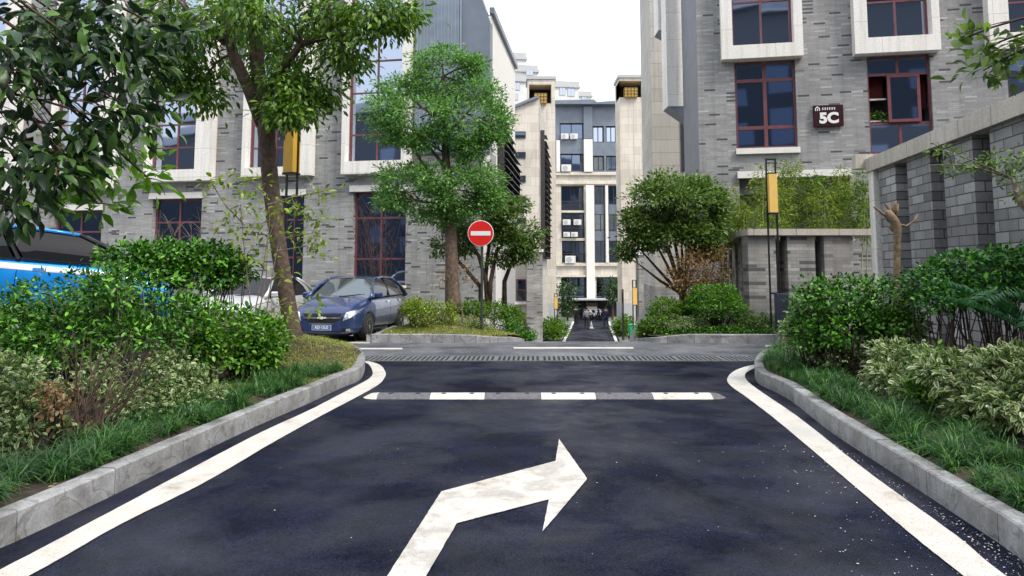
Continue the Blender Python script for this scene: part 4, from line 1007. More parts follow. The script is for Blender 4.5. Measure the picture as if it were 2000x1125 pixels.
def cluster(lv, c, rad, ncl, nper, clr, L, ar=.5, droop=.2, up=.6, shell=.5, zmin=-1.0, flat=.7, gap=None):
    """leaf clusters spread through an ellipsoid; returns the cluster centres"""
    c = np.array(c, float); rad = np.array(rad, float)
    d = rdir(ncl * 3); d = d[d[:, 2] > zmin][:ncl]; r_ = shell + (1 - shell) * rng.random(len(d)) ** .6
    r_ *= 1 + .10 * np.sin(d[:, 0] * 7 + c[0]) + .08 * np.cos(d[:, 2] * 9 + c[1])
    cc = c + d * rad * r_[:, None]
    if gap is not None:      # leave irregular holes between the leaf sprays
        wv = gap[0]; f_ = np.sin(cc[:, 0] * wv + cc[:, 2] * wv * .6) + np.sin(cc[:, 2] * wv * 1.3 - cc[:, 1] * wv * .5 + 1.7) + np.sin((cc[:, 0] - cc[:, 2]) * wv * .8 + cc[:, 1] * wv + 4.1)
        k_ = f_ + rng.normal(size=len(cc)) * .35 > gap[1]; k_[0] = True; cc = cc[k_]; d = d[k_]
    n = len(cc) * nper
    off = rng.normal(size=(n, 3)) * clr * np.array([1, 1, flat]); base = np.repeat(cc, nper, 0); rd = np.repeat(d, nper, 0)
    A = nrmz(off) * .7 + rd * .6 + rng.normal(size=(n, 3)) * .4 + np.array([0, 0, -droop]); Nn = rd * .5 + rng.normal(size=(n, 3)) * .45 + np.array([0, 0, up])
    l = L * rng.uniform(.6, 1.25, n); lv.add(base + off, A, Nn, l, l * ar * rng.uniform(.8, 1.15, n)); return cc
def pxblob(b):     # (px, py, rx, ry, Y, ry_depth?) -> centre, radii
    px, py, rx, ry, Y = b[:5]; c = P(px, py, Y); k = Y / F; rd = b[5] if len(b) > 5 else (rx + ry) / 2 * k
    return (c.x, c.y, c.z), (rx * k, rd, ry * k)
def limb(mb, a, b, r0, r1, sag=.12, n=5, k=6, wob=.05):
    a, b = Vector(a), Vector(b); pts = []; L = (b - a).length
    j = Vector((random.uniform(-1, 1), random.uniform(-1, 1), random.uniform(-.3, 1))) * wob * L
    for i in range(n + 1):
        t = i / n; pts.append(a.lerp(b, t) + j * sin(pi * t) + Vector((0, 0, sag * L * sin(pi * t))))
    mb.tube(pts, [r0 + (r1 - r0) * (i / n) ** .8 for i in range(n + 1)], k)
    return pts
def crown(parent, wood, blobs, tpl, m, L, per, nper, clr, ar=.5, droop=.2, up=.6, shell=.45, from_pts=None, twig_r=.012, ntw=5, name='crown', zmin=-1, limb_r=.05, gap=None, flat=.7):
    lv = Leaves(tpl)
    for bi, b in enumerate(blobs):
        c, rad = pxblob(b); vol = (rad[0] * rad[1] * rad[2]) ** (1 / 3)
        ncl = max(3, int(per * (b[6] if len(b) > 6 else 1)))
        cc = cluster(lv, c, rad, ncl, nper, clr, L, ar, droop, up, shell, zmin, flat, gap)
        if wood is not None and from_pts:
            src = min(from_pts, key=lambda p: (Vector(p) - Vector(c)).length)
            pts = limb(wood, src, Vector(c) + Vector((0, 0, -rad[2] * .15)), limb_r, limb_r * .4, sag=.06)
            for q in cc[:ntw]:
                limb(wood, pts[random.randint(2, len(pts) - 1)], Vector(q), twig_r, twig_r * .35, sag=.04, n=3, k=4)
    return lv.build(name, m, parent)
def pp(*l): return [P(*p) for p in l]

# ================================================================== TREES
# near dark-leaved tree at the left edge: trunk stands just outside the frame, boughs reach in
t = thing('broadleaf_tree', 'dark glossy-leaved tree whose boughs hang in from the upper left edge', 'tree', (-3.9, 2.6, .17))
wd = MB(); top = Vector((-3.7, 3.4, 3.6)); wd.tube([(-3.9, 2.6, .1), (-3.85, 2.7, 1.2), (-3.75, 3.1, 2.4), top, (-3.5, 3.8, 4.8)], [.13, .11, .10, .08, .04], 9)
nb = [(30, 40, 110, 90, 4.2, .5, 1.3), (150, 90, 110, 100, 4.4, .5, 1.3), (250, 150, 75, 110, 4.5, .35, 1), (90, 230, 120, 80, 4.2, .5, 1.2), (210, 225, 85, 60, 4.3, .3, .8), (40, 330, 90, 70, 4.0, .4, .9),
      (140, 40, 120, 60, 4.8, .5, 1), (20, 150, 80, 90, 3.9, .4, 1), (240, 30, 70, 60, 4.6, .4, .8), (30, 405, 60, 30, 4.0, .3, .4), (130, 300, 70, 40, 4.3, .3, .5), (330, 60, 50, 40, 4.9, .3, .4)]
crown(t, wd, nb, 'big', M['lf_dark'], .115, 21, 9, .075, ar=.40, droop=.75, up=.5, shell=.15, gap=(7.5, -.9), from_pts=[top, Vector((-3.5, 3.8, 4.8)), Vector((-3.75, 3.1, 2.4))], twig_r=.004, limb_r=.016, ntw=4)
yb = [(190, 330, 90, 35, 4.6, .3, .9), (235, 280, 60, 30, 4.7, .25, .6), (90, 390, 80, 30, 4.4, .3, .7), (290, 345, 35, 22, 4.7, .15, .35), (190, 395, 45, 18, 4.6, .2, .4)]
crown(t, wd, yb, 'big', M['lf_lime'], .105, 16, 6, .07, ar=.45, droop=.15, up=.9, shell=.1, from_pts=[top], twig_r=.005, limb_r=.016, ntw=5, name='young_foliage')
for a, b in (((-100, 170, 3.9), (240, 205, 4.4)), ((-100, 90, 4.0), (330, 10, 4.8)), ((-80, 320, 3.9), (200, 395, 4.4))):
    limb(wd, top, P(*b), .02, .005, .02, 8, 5)
wd.build('trunk', M['bark'], t, world=True, smooth=True)

# big street tree with the leaning trunk
b0 = P(567, 660, 12.9); t = thing('street_tree', 'tall tree with thick leaning brown trunk on the left island mound', 'tree', (b0.x, b0.y, b0.z - .1))
wd = MB(); Yt = 12.9
tr = pp((573, 680, Yt), (571, 650, Yt), (566, 615, Yt), (557, 560, Yt), (547, 500, Yt), (537, 430, Yt), (528, 355, Yt), (519, 249, Yt), (505, 150, Yt), (495, 40, Yt), (488, -60, Yt), (486, -180, Yt + .3))
wd.tube(tr, [.22, .165, .145, .14, .14, .14, .145, .15, .13, .11, .10, .07], 12)
fk = pp((515, 245, Yt), (485, 170, Yt - .1), (455, 105, Yt - .2), (440, 40, Yt - .3), (425, -60, Yt - .2)); wd.tube(fk, [.13, .11, .095, .08, .05], 9)
f2 = pp((440, 85, Yt - .2), (405, 55, Yt - .2), (370, 25, Yt), (330, -20, Yt)); wd.tube(f2, [.06, .05, .035, .02], 7)
f3 = pp((512, 215, Yt), (545, 140, Yt - .3), (590, 85, Yt - .4), (650, 68, Yt - .4), (720, 65, Yt - .3), (770, 40, Yt)); wd.tube(f3, [.09, .075, .06, .05, .035, .015], 8)
f4 = pp((520, 260, Yt), (550, 200, Yt + .2), (580, 150, Yt + .5), (600, 60, Yt + .6)); wd.tube(f4, [.07, .05, .035, .02], 7)
src = fk + f2 + f3 + f4 + tr[5:]
Yc = 12.6
bl = [(400, 30, 75, 55, Yc, 1), (350, 100, 60, 60, Yc + .5, .8), (430, 110, 60, 50, Yc + 1, .8), (470, 20, 70, 50, Yc - 1, .8), (560, 30, 80, 55, Yc, 1), (650, 25, 80, 50, Yc, .9), (735, 25, 65, 45, Yc - .3, .7),
      (600, 100, 70, 45, Yc + .6, .8), (680, 105, 60, 40, Yc, .6), (560, 165, 55, 45, Yc, .6), (620, 175, 50, 40, Yc + .3, .5), (590, 215, 55, 25, Yc, .4), (730, 80, 50, 25, Yc - .2, .4),
      (390, 180, 55, 30, Yc + .8, .5), (330, 30, 50, 50, Yc + 1, .7), (340, 165, 40, 30, Yc + .8, .4), (780, 30, 40, 25, Yc, .4), (520, 90, 50, 50, Yc + 1.5, .7), (640, -60, 90, 50, Yc, 1), (450, -60, 100, 50, Yc, 1), (560, 225, 25, 18, Yc - .3, .2)]
crown(t, wd, bl, 'big', M['lf_mid'], .135, 66, 14, .14, ar=.38, droop=.7, up=.7, shell=.1, gap=(4.2, -.75), from_pts=src, twig_r=.012, limb_r=.03, ntw=6)
wd.build('trunk', M['bark'], t, world=True, smooth=True)
# moss-brown lower bark band is part of the bark material

# rounded tiered tree behind the no entry sign
b0 = P(888, 606, 19.3); t = thing('tiered_tree', 'tall straight-trunked tree with dense soft green tiered crown left of the no entry sign', 'tree', (b0.x, b0.y, b0.z - .15))
wd = MB(); Y = 19.3
tr = pp((889, 615, Y), (884, 585, Y), (882, 520, Y), (880, 430, Y), (876, 370, Y), (870, 300, Y), (868, 220, Y), (866, 150, Y))
wd.tube(tr, [.24, .20, .165, .15, .12, .10, .07, .04], 10)
for a, b in (((876, 380), (800, 275)), ((872, 330), (790, 240)), ((872, 340), (940, 290)), ((868, 260), (930, 200)), ((868, 240), (800, 190)), ((877, 400), (770, 380)), ((877, 410), (950, 380))):
    limb(wd, P(*a, Y), P(*b, Y + random.uniform(-.5, .5)), .06, .02, -.05)
bl = [(860, 118, 62, 26, Y, .7), (920, 128, 26, 20, Y, .3, .5), (790, 165, 55, 32, Y, .7), (850, 170, 70, 35, Y + .2, .9), (930, 180, 60, 35, Y, .8), (750, 215, 52, 32, Y - .1, .6), (820, 225, 70, 38, Y - .5, .9), (900, 235, 75, 42, Y - .4, .9),
      (960, 235, 38, 42, Y, .6), (760, 265, 38, 22, Y, .4), (840, 280, 50, 24, Y - .2, .5), (910, 290, 50, 26, Y, .6), (958, 280, 30, 20, Y, .4),
      (790, 345, 60, 28, Y, .7), (860, 345, 70, 30, Y - .4, .8), (930, 350, 60, 30, Y, .7), (760, 385, 40, 22, Y, .5), (830, 390, 75, 28, Y - .3, .8), (910, 395, 60, 28, Y - .1, .7), (850, 425, 50, 18, Y, .5), (950, 385, 35, 22, Y, .5)]
crown(t, wd, bl, 'small', M['lf_camphor'], .11, 150, 16, .12, ar=.42, droop=.1, up=1.0, shell=.3, gap=(4.6, -.75), flat=.45, from_pts=tr[2:], twig_r=.012, ntw=4, limb_r=.03)
wd.build('trunk', M['redbark'], t, world=True, smooth=True)

# spreading small tree right of the sign
b0 = P(952, 600, 20.5); t = thing('small_tree', 'small spreading olive green tree with dark twisted stems right of the no entry sign', 'tree', (b0.x, b0.y, b0.z - .25))
wd = MB(); Y = 20.5
for a in (((950, 605), (952, 560), (935, 500), (900, 440)), ((955, 605), (958, 550), (970, 490), (1010, 450)), ((952, 600), (948, 540), (955, 480), (960, 430)), ((985, 600), (985, 550), (1000, 510), (1040, 480)), ((940, 600), (938, 560), (905, 520), (870, 490))):
    wd.tube(pp(*[(x, y, Y + random.uniform(-.2, .2)) for x, y in a]), [.08, .065, .05, .025], 7)
src = pp((935, 500, Y), (970, 490, Y), (955, 480, Y), (1000, 510, Y), (905, 520, Y))
bl = [(950, 412, 55, 26, Y, .6), (990, 430, 50, 26, Y, .6), (1025, 455, 38, 25, Y, .6), (905, 440, 45, 22, Y, .6), (960, 450, 50, 22, Y + .3, .6), (1000, 480, 50, 22, Y - .1, .5), (870, 485, 32, 20, Y, .5, .6), (1035, 492, 30, 18, Y, .4, .7), (985, 505, 35, 14, Y, .4, .6), (905, 480, 30, 16, Y + .3, .4, .6), (1005, 400, 30, 15, Y, .4, .5)]
crown(t, wd, bl, 'small', M['lf_olive'], .12, 110, 14, .11, ar=.45, droop=.2, up=.8, shell=.3, gap=(5.5, -.8), flat=.5, from_pts=src, twig_r=.012, ntw=7, limb_r=.025)
wd.build('trunk', M['twig'], t, world=True, smooth=True)
# thin young stems beside the trunk, with rusty leaves
b0 = P(905, 640, 18.0); t = thing('young_tree', 'thin pale sapling with rusty leaves just left of the sign pole', 'young tree', (b0.x, b0.y, b0.z - .15)); wd = MB()
wd.tube(pp((906, 650, 18), (902, 600, 18), (897, 560, 18), (890, 520, 18)), [.02, .017, .012, .006], 6)
crown(t, wd, [(875, 535, 25, 22, 18, .3), (915, 545, 22, 22, 18, .3), (895, 515, 18, 15, 18, .2)], 'small', M['lf_rust'], .07, 12, 6, .07, shell=.1, from_pts=pp((897, 560, 18)), twig_r=.005, limb_r=.008)
wd.build('trunk', M['palebark'], t, world=True)

# rounded multi-stemmed tree on the right of the lane
b0 = P(1345, 600, 19.5); t = thing('osmanthus_tree', 'round-crowned multi-stemmed tree right of the lane in front of the stair tower', 'tree', (b0.x, b0.y, b0.z - .3))
wd = MB(); Y = 19.5; src = []
for i, (x1, y1) in enumerate(((1235, 470), (1262, 440), (1285, 420), (1305, 400), (1325, 410), (1350, 420), (1375, 440), (1240, 510), (1290, 455), (1340, 450), (1310, 440))):
    q = pp((1332 + i, 610, Y), (1330 + i * .6, 575, Y), ((1330 + x1) / 2 + 5, (560 + y1) / 2 + 14, Y + random.uniform(-.5, .5)), (x1, y1, Y + random.uniform(-.6, .6))); wd.tube(q, [.07, .055, .035, .014], 6); src.append(q[-1]); src.append(q[-2])
bl = [(1320, 362, 62, 26, Y, .8), (1270, 385, 42, 30, Y, .7), (1370, 385, 46, 34, Y, .7), (1320, 395, 70, 32, Y - .5, .8), (1250, 425, 34, 32, Y, .6), (1300, 430, 50, 30, Y + .3, .6), (1370, 435, 46, 34, Y - .2, .7), (1398, 420, 22, 34, Y, .4, .7), (1240, 470, 26, 24, Y, .4, .8), (1385, 480, 32, 24, Y - .1, .5), (1300, 462, 55, 18, Y - .3, .5, .7), (1265, 470, 30, 22, Y - .2, .4, .6), (1345, 455, 30, 20, Y - .5, .4, .7), (1225, 490, 14, 14, Y, .2, .3)]
crown(t, wd, bl, 'small', M['lf_olive'], .12, 165, 15, .11, ar=.5, droop=.1, up=.9, shell=.3, gap=(5.2, -.65), flat=.55, from_pts=src, twig_r=.01, ntw=5, limb_r=.02)
wd.build('trunk', M['twig'], t, world=True, smooth=True)
b0 = P(1375, 600, 18.6); t = thing('dry_shrub', 'rusty brown dry-leaved shrub below the round-crowned tree', 'shrub', (b0.x, b0.y, b0.z - .3)); wd = MB()
for x, y in ((1330, 500), (1350, 480), (1375, 490), (1395, 510), (1310, 540), (1410, 540)): limb(wd, P(1372, 612, 18.6), P(x, y, 18.6), .02, .006, .02)
crown(t, wd, [(1355, 510, 40, 28, 18.6, .4), (1385, 530, 42, 26, 18.6, .4), (1330, 545, 30, 20, 18.6, .3, .7), (1370, 560, 60, 14, 18.6, .4), (1400, 495, 22, 20, 18.7, .3, .5)], 'small', M['lf_rust'], .09, 60, 8, .09, shell=.1, from_pts=None)
wd.build('stems', M['twig'], t, world=True)

# pollarded stump tree on the right island
b0 = G(1755, 700, .2); Y = 10.2; t = thing('pollarded_tree', 'bare pollarded tan tree with knobbly top above the right hedge', 'tree', (P(1752, 680, Y).x, Y, .2)); wd = MB()
wd.tube(pp((1756, 730, Y), (1755, 640, Y), (1752, 560, Y), (1752, 500, Y), (1753, 455, Y), (1750, 440, Y), (1742, 425, Y), (1735, 412, Y)), [.055, .05, .046, .044, .05, .066, .062, .035], 10)
for q, r0 in ((((1738, 425), (1725, 418), (1715, 410), (1707, 404)), .03), (((1742, 420), (1735, 405), (1728, 398)), .03), (((1745, 420), (1748, 402), (1749, 392)), .035), (((1752, 438), (1770, 442), (1785, 432), (1794, 417)), .022), (((1740, 430), (1733, 420), (1732, 410)), .05), (((1748, 425), (1752, 412), (1753, 398)), .03), (((1750, 450), (1744, 446), (1738, 440)), .05)):
    wd.tube(pp(*[(x, y, Y + .02) for x, y in q]), [r0, r0 * .8, r0 * .6, r0 * .5][:len(q)], 7)
wd.build('trunk', M['tanbark'], t, world=True, smooth=True)

# sapling with big leaves in front of the street tree
b0 = P(490, 660, 10.7); t = thing('young_tree', 'thin sapling with large yellow green leaves in front of the leaning trunk', 'young tree', (b0.x, b0.y, .3)); wd = MB(); Y = 10.7
src = []
for q in (((493, 690), (500, 600), (515, 520), (527, 430), (522, 380)), ((500, 690), (508, 600), (520, 540), (523, 470), (540, 420)), ((510, 690), (520, 610), (535, 520), (545, 470)), ((486, 690), (490, 600), (478, 500), (470, 400)), ((545, 480), (560, 465), (580, 460), (610, 455)), ((540, 490), (560, 487), (600, 480)), ((522, 400), (570, 385), (640, 372)), ((478, 440), (440, 400), (410, 352))):
    w_ = pp(*[(x, y, Y) for x, y in q]); wd.tube(w_, [.012 - .002 * i for i in range(len(q))], 5); src += w_[1:]
bl = [(440, 352, 38, 10, Y, .2, .9), (490, 360, 40, 18, Y, .25, 1.2), (460, 400, 45, 22, Y, .3, 1.2), (450, 440, 40, 22, Y, .3, 1), (500, 440, 40, 30, Y, .3, 1.2), (540, 400, 45, 22, Y, .25, 1.1), (610, 375, 50, 8, Y, .2, 1), (580, 410, 45, 18, Y, .25, 1.1),
      (620, 430, 40, 12, Y, .2, .9), (620, 465, 40, 12, Y, .2, .9), (560, 460, 40, 15, Y, .2, .8), (600, 500, 45, 10, Y, .2, .8), (500, 510, 50, 20, Y, .25, .9), (540, 540, 30, 12, Y, .2, .6), (480, 475, 25, 20, Y, .25, .7), (620, 600, 50, 14, Y + 1.3, .25, .7), (560, 625, 30, 18, Y + 1.3, .25, .9), (545, 600, 25, 22, Y + 1.3, .25, .8), (530, 640, 25, 15, Y + 1.0, .25, .7)]
crown(t, wd, bl, 'big', M['lf_yellow'], .105, 9, 4, .07, ar=.48, droop=.1, up=1.3, shell=.1, from_pts=src, twig_r=.004, limb_r=.007, ntw=4, name='foliage')
wd.build('stems', M['palebark'], t, world=True)

# branches entering from the right
t = thing('broadleaf_tree', 'dark-leaved bough reaching in at the upper right edge over the wall coping', 'tree', (2.95, 2.4, .2)); wd = MB()
top = Vector((3.3, 3.9, 3.0)); wd.tube([(2.95 + .5, 2.4, .1), (3.5, 2.8, 1.4), (3.45, 3.4, 2.4), top], [.05, .045, .035, .025], 8)
bl = [(1925, 90, 45, 20, 4.2, .15, 1), (1960, 120, 45, 22, 4.2, .2, 1), (1985, 75, 30, 25, 4.2, .2, .8), (1985, 150, 25, 18, 4.2, .15, .6), (1880, 75, 20, 10, 4.2, .08, .35), (1920, 135, 25, 18, 4.2, .1, .5), (2050, 100, 60, 60, 4.2, .3, 1)]
crown(t, wd, bl, 'big', M['lf_olive'], .085, 9, 5, .05, ar=.48, droop=.15, up=.9, shell=.1, from_pts=[top], twig_r=.004, limb_r=.012, ntw=4)
wd.build('trunk', M['bark'], t, world=True, smooth=True)
Y = 6.4; t = thing('young_tree', 'slim bough of pale small leaves crossing in front of the right garden wall', 'young tree', (P(2060, 560, Y).x, Y, .3)); wd = MB()
wd.tube(pp((2060, 860, Y), (2050, 600, Y), (2030, 440, Y), (1990, 390, Y), (1978, 350, Y)), [.05, .045, .04, .03, .015], 8)
src = pp((2030, 440, Y), (1990, 390, Y), (1978, 350, Y))
for b in ((1800, 325), (1830, 290), (1850, 320)): limb(wd, src[2], P(*b, Y), .01, .003, .03, 6, 4)
bl = [(1850, 296, 45, 6, Y, .1, 1), (1900, 322, 60, 9, Y, .1, 1.4), (1850, 330, 40, 6, Y, .1, .8), (1975, 340, 35, 20, Y, .15, 1), (1990, 380, 25, 30, Y, .15, 1), (1940, 310, 30, 10, Y, .1, .8), (1995, 310, 30, 15, Y, .1, .8)]
crown(t, wd, bl, 'oval', M['lf_olive'], .05, 14, 5, .04, ar=.5, droop=.1, up=1, shell=.1, from_pts=None)
wd.build('trunk', M['palebark'], t, world=True, smooth=True)

# bamboo behind the low wall: individual culms
Yb = 20.0
blist = [(1408, 0), (1418, 0), (1426, 0), (1436, 0), (1450, 0), (1468, 0), (1488, 0), (1510, 0), (1525, 0), (1535, 1), (1545, 1), (1562, 0), (1572, 1), (1590, 0), (1610, 0), (1628, 0), (1645, 0), (1660, 0), (1678, 0), (1692, 0)]
for i, (px, k) in enumerate(blist):
    Y = Yb + random.uniform(-.6, .9); top = random.uniform(330, 362) if not k else 318
    if px < 1480: top = random.uniform(365, 425)
    elif random.random() < .35: top += 25
    pos = 'at the far left end' if i == 0 else ('at the far right end' if i == len(blist) - 1 else None)
    t = thing('bamboo', 'slender yellow green bamboo plant growing in the row behind the low pier wall', 'bamboo', (P(px, 480, Y).x, Y, 0), 0, 'bamboo plants behind the low wall')
    wd = MB(); ln = random.uniform(-10, 22); pts = pp((px, 640, Y), (px + ln * .2, 560, Y), (px + ln * .5, 470, Y), (px + ln, top + 10, Y)); wd.tube(pts, [.022, .02, .015, .006], 6)
    wd.build('cane', M['bamboo'], t, world=True)
    lv = Leaves('small'); m_ = 'lf_bamboo' if (px < 1540 or i % 3) else 'lf_mid'
    for (fy, sx) in ((top + 12, 12), (top + 34, 22), (top + 58, 24), (top + 84, 18), (top + 112, 12)):
        if fy < 470:
            c, r_ = pxblob((px + ln * .6, fy, sx, 16, Y, .35)); cluster(lv, c, r_, random.randint(12, 24), 9, .10, .15, ar=.13, droop=.5, up=.6, shell=.1)
    lv.build('foliage', M[m_], t)
# bare twiggy shrubs against the left building
def twigs(name, label, cx, cy, wpx, hpx, Y, m, n=16, group=None):
    t = thing(name, label, 'shrub', (P(cx, cy, Y).x, Y, 0), 0, group); mb = MB()
    for i in range(n):
        bx = cx + random.uniform(-.15, .15) * wpx; tx = cx + random.uniform(-.5, .5) * wpx; ty = cy - hpx * random.uniform(.5, 1)
        q = limb(mb, P(bx, cy, Y), P(tx, ty, Y + random.uniform(-.4, .4)), .011, .003, .02, 6, 4, .12)
        for j in range(6):
            k = random.randint(2, 5); limb(mb, q[k], q[k] + Vector((random.uniform(-.45, .45), random.uniform(-.2, .2), random.uniform(.1, .55))), .007, .002, 0, 3, 3, .15)
    mb.build('stems', m, t, world=True)
M['redtwig'] = plain('reddish_twig', (.07, .04, .036), .9, noise=.3)
twigs('bare_shrub', 'leafless reddish twiggy shrub against the window behind the navy sedan', 740, 600, 130, 235, 24.0, M['redtwig'], 26)
twigs('bare_shrub', 'leafless pale twiggy shrub against the ground floor window above the dark hedge', 360, 590, 110, 190, 22.5, M['palebark'], 16)

# ================================================================== SHRUBS AND HEDGES
def shrub(name, label, blobs, m, L, per0, nper, clr, tpl='oval', ar=.66, up=1.0, shell=.5, base_y=None, nst=10, group=None, cat='shrub', stem_m='twig', zg=.17, stem_r=.012, droop=.05, zmin=-.6, core=True):
    b = blobs[0]; cs = [pxblob(q) for q in blobs]; cx = sum(c[0][0] for c in cs) / len(cs); cy = sum(c[0][1] for c in cs) / len(cs)
    t = thing(name, label, cat, (cx, cy, zg), 0, group); lv = Leaves(tpl); wd = MB(); per = per0 * 2.1
    for q, (c, rad) in zip(blobs, cs):
        kk = q[6] if len(q) > 6 else 1
        cc = cluster(lv, c, rad, int(per * kk), nper, clr, L, ar, droop, up, shell, zmin, gap=(9.0, -.9) if 'varieg' in m else ((6.0, -1.3) if cat == 'shrub' else None))
        for i in range(nst):
            e = cc[random.randrange(len(cc))]; e = Vector(e) * .85 + Vector(c) * .15
            s0 = Vector((c[0] + random.uniform(-.35, .35) * rad[0], c[1] + random.uniform(-.3, .3) * rad[1], zg - .05)); limb(wd, s0, e, stem_r, stem_r * .35, .0, 4, 4, .08)
    lv.build('foliage', M[m], t, clip=lambda C: C[:, 2] > zg - .02)
    if wd.v: wd.build('stems', M[stem_m], t, world=True)
    return t
# left island
shrub('shrub', 'large dark green bush in front of the blue car on the left island', [(60, 612, 95, 60, 8.6, 0.5), (165, 578, 100, 56, 8.7, 0.5), (255, 578, 90, 58, 8.8, 0.5), (325, 620, 65, 60, 9.0, 0.4), (130, 665, 120, 60, 8.4, 0.5), (0, 650, 80, 60, 8.4, 0.5), (250, 660, 90, 50, 8.6, 0.4), (60, 690, 100, 40, 8.2, .4), (200, 600, 130, 50, 9.4, .4, 1.2), (90, 625, 100, 45, 9.3, .4, 1.1), (40, 655, 70, 50, 9.0, .4)],
      'lf_hedge', .075, 60, 8, .06, ar=.5, shell=.45, nst=12, stem_r=.012, stem_m='palebark')
shrub('shrub', 'bright green bush in the middle of the left island, beside the lawn mound', [(400, 640, 60, 48, 9.9, 0.45), (460, 650, 65, 50, 10.1, 0.45), (515, 670, 42, 45, 10.3, 0.4), (440, 690, 70, 40, 9.9, 0.4), (370, 665, 50, 50, 9.5, 0.35), (500, 700, 45, 30, 10.2, 0.35)],
      'lf_fresh', .07, 70, 8, .055, shell=.5, nst=7)
shrub('hedge', 'dark clipped hedge behind the left bushes, in front of the white car', [(260, 505, 60, 28, 10.6, 0.4), (330, 500, 65, 28, 10.7, 0.4), (400, 505, 55, 28, 10.8, 0.4), (450, 525, 35, 30, 10.9, 0.35), (300, 535, 80, 26, 10.5, 0.4), (390, 545, 70, 24, 10.7, 0.4)],
      'lf_hedge', .075, 62, 8, .055, shell=.5, nst=9, cat='hedge', zg=.3)
shrub('variegated_shrub', 'cream-edged variegated shrub at the left edge of the photo', [(20, 740, 70, 55, 6.9, 0.3), (30, 810, 75, 45, 6.6, 0.3), (70, 770, 50, 50, 6.6, 0.25), (-60, 780, 70, 70, 6.6, 0.3), (15, 850, 75, 26, 6.1, .25, .6), (75, 835, 45, 24, 6.2, .2, .5), (-70, 850, 60, 40, 5.9, .3, .6)], 'lf_varieg2', .056, 60, 8, .04, shell=.4, nst=4)
shrub('variegated_shrub', 'cream-edged variegated shrub under the dark bush in the middle of the left island', [(230, 720, 75, 35, 7.9, 0.3), (320, 720, 65, 35, 8.2, 0.3), (370, 750, 55, 35, 8.1, 0.3), (170, 760, 50, 30, 7.5, 0.3), (280, 760, 60, 25, 7.7, 0.25), (215, 790, 45, 26, 7.2, .25, .7), (270, 800, 45, 22, 7.3, .25, .6)], 'lf_varieg2', .056, 38, 8, .045, shell=.2, nst=4)
shrub('variegated_shrub', 'low sparse cream-edged shrub near the left kerb grass', [(410, 775, 45, 25, 8.1, 0.25), (350, 790, 30, 20, 7.7, 0.2, 0.6)], 'lf_varieg', .05, 40, 7, .04, shell=.3, nst=4)
shrub('dry_shrub', 'withered shrub with tan leaves among the left kerb bushes', [(125, 800, 28, 38, 6.35, 0.15), (105, 770, 20, 25, 6.35, 0.15, 0.6)], 'lf_rust', .045, 26, 4, .03, shell=.1, nst=8, up=.2, droop=.9)
# fan of bare stems
t = thing('bare_shrub', 'fan of leafless slanting stems under the dark bush on the left island', 'shrub', (P(170, 852, 6.4).x, 6.4, .17)); mb = MB(); b_ = P(170, 852, 6.4)
for i in range(34):
    x1 = random.uniform(110, 350); y1 = 600 + abs(x1 - 200) * .2 + random.uniform(30, 110); limb(mb, b_ + Vector((random.uniform(-.25, .1), random.uniform(-.1, .3), random.uniform(-.05, .02))), P(x1, y1, random.uniform(6.4, 7.2)), random.uniform(.005, .010), .0025, -.04, 6, 5, .04)
mb.build('stems', M['twig'], t, world=True)
# right island
shrub('hedge', 'rounded glossy green hedge at the front corner of the right island', [(1600, 600, 55, 48, 10.7, 0.5), (1650, 590, 70, 48, 10.5, 0.6), (1720, 595, 65, 50, 10.3, 0.6), (1590, 650, 50, 38, 10.7, 0.5), (1660, 645, 80, 42, 10.3, 0.5), (1740, 640, 60, 38, 10.1, 0.5)],
      'lf_hedge', .062, 85, 9, .05, shell=.6, nst=14, cat='hedge', zg=.25, stem_r=.014)
shrub('hedge', 'taller arching hedge at the right edge above the palm frond', [(1830, 560, 60, 42, 9.4, 0.5), (1900, 530, 75, 42, 9.2, 0.5), (1970, 525, 70, 40, 9.0, 0.5), (1870, 585, 75, 30, 9.0, 0.4), (1960, 570, 80, 35, 8.8, 0.4), (2060, 540, 80, 50, 8.8, 0.5)],
      'lf_hedge2', .062, 85, 9, .05, shell=.6, nst=12, cat='hedge', zg=.3, stem_r=.014)
shrub('variegated_shrub', 'cream-edged shrub under the front corner hedge of the right island', [(1570, 665, 38, 28, 11.2, 0.3), (1545, 650, 20, 30, 11.6, 0.25), (1610, 685, 45, 25, 10.7, 0.3), (1660, 705, 45, 25, 10.2, 0.3)], 'lf_varieg', .05, 62, 8, .04, shell=.4, nst=3)
shrub('variegated_shrub', 'large pale cream-edged shrub at the lower right of the right island', [(1860, 730, 60, 50, 7.25, 0.35), (1930, 745, 60, 55, 6.95, 0.35), (1980, 790, 55, 55, 6.55, 0.35), (1920, 800, 50, 35, 6.85, 0.3), (1990, 720, 60, 45, 6.95, 0.3), (2060, 780, 70, 70, 6.55, 0.3)], 'lf_varieg', .075, 62, 8, .04, shell=.5, nst=4)
shrub('variegated_shrub', 'pale cream-edged shrub in the middle of the right island beside the dark stems', [(1750, 700, 50, 32, 8.7, 0.3), (1800, 715, 45, 40, 8.3, 0.3), (1740, 740, 45, 30, 8.5, 0.3), (1790, 765, 40, 25, 8.0, 0.25)], 'lf_varieg', .065, 60, 8, .04, shell=.45, nst=4)
shrub('shrub', 'young bright green sprout among the cream-edged shrubs on the right island', [(1815, 715, 30, 40, 7.6, 0.15), (1800, 765, 30, 30, 7.6, 0.15)], 'lf_fresh', .055, 34, 7, .035, shell=.3, nst=3)
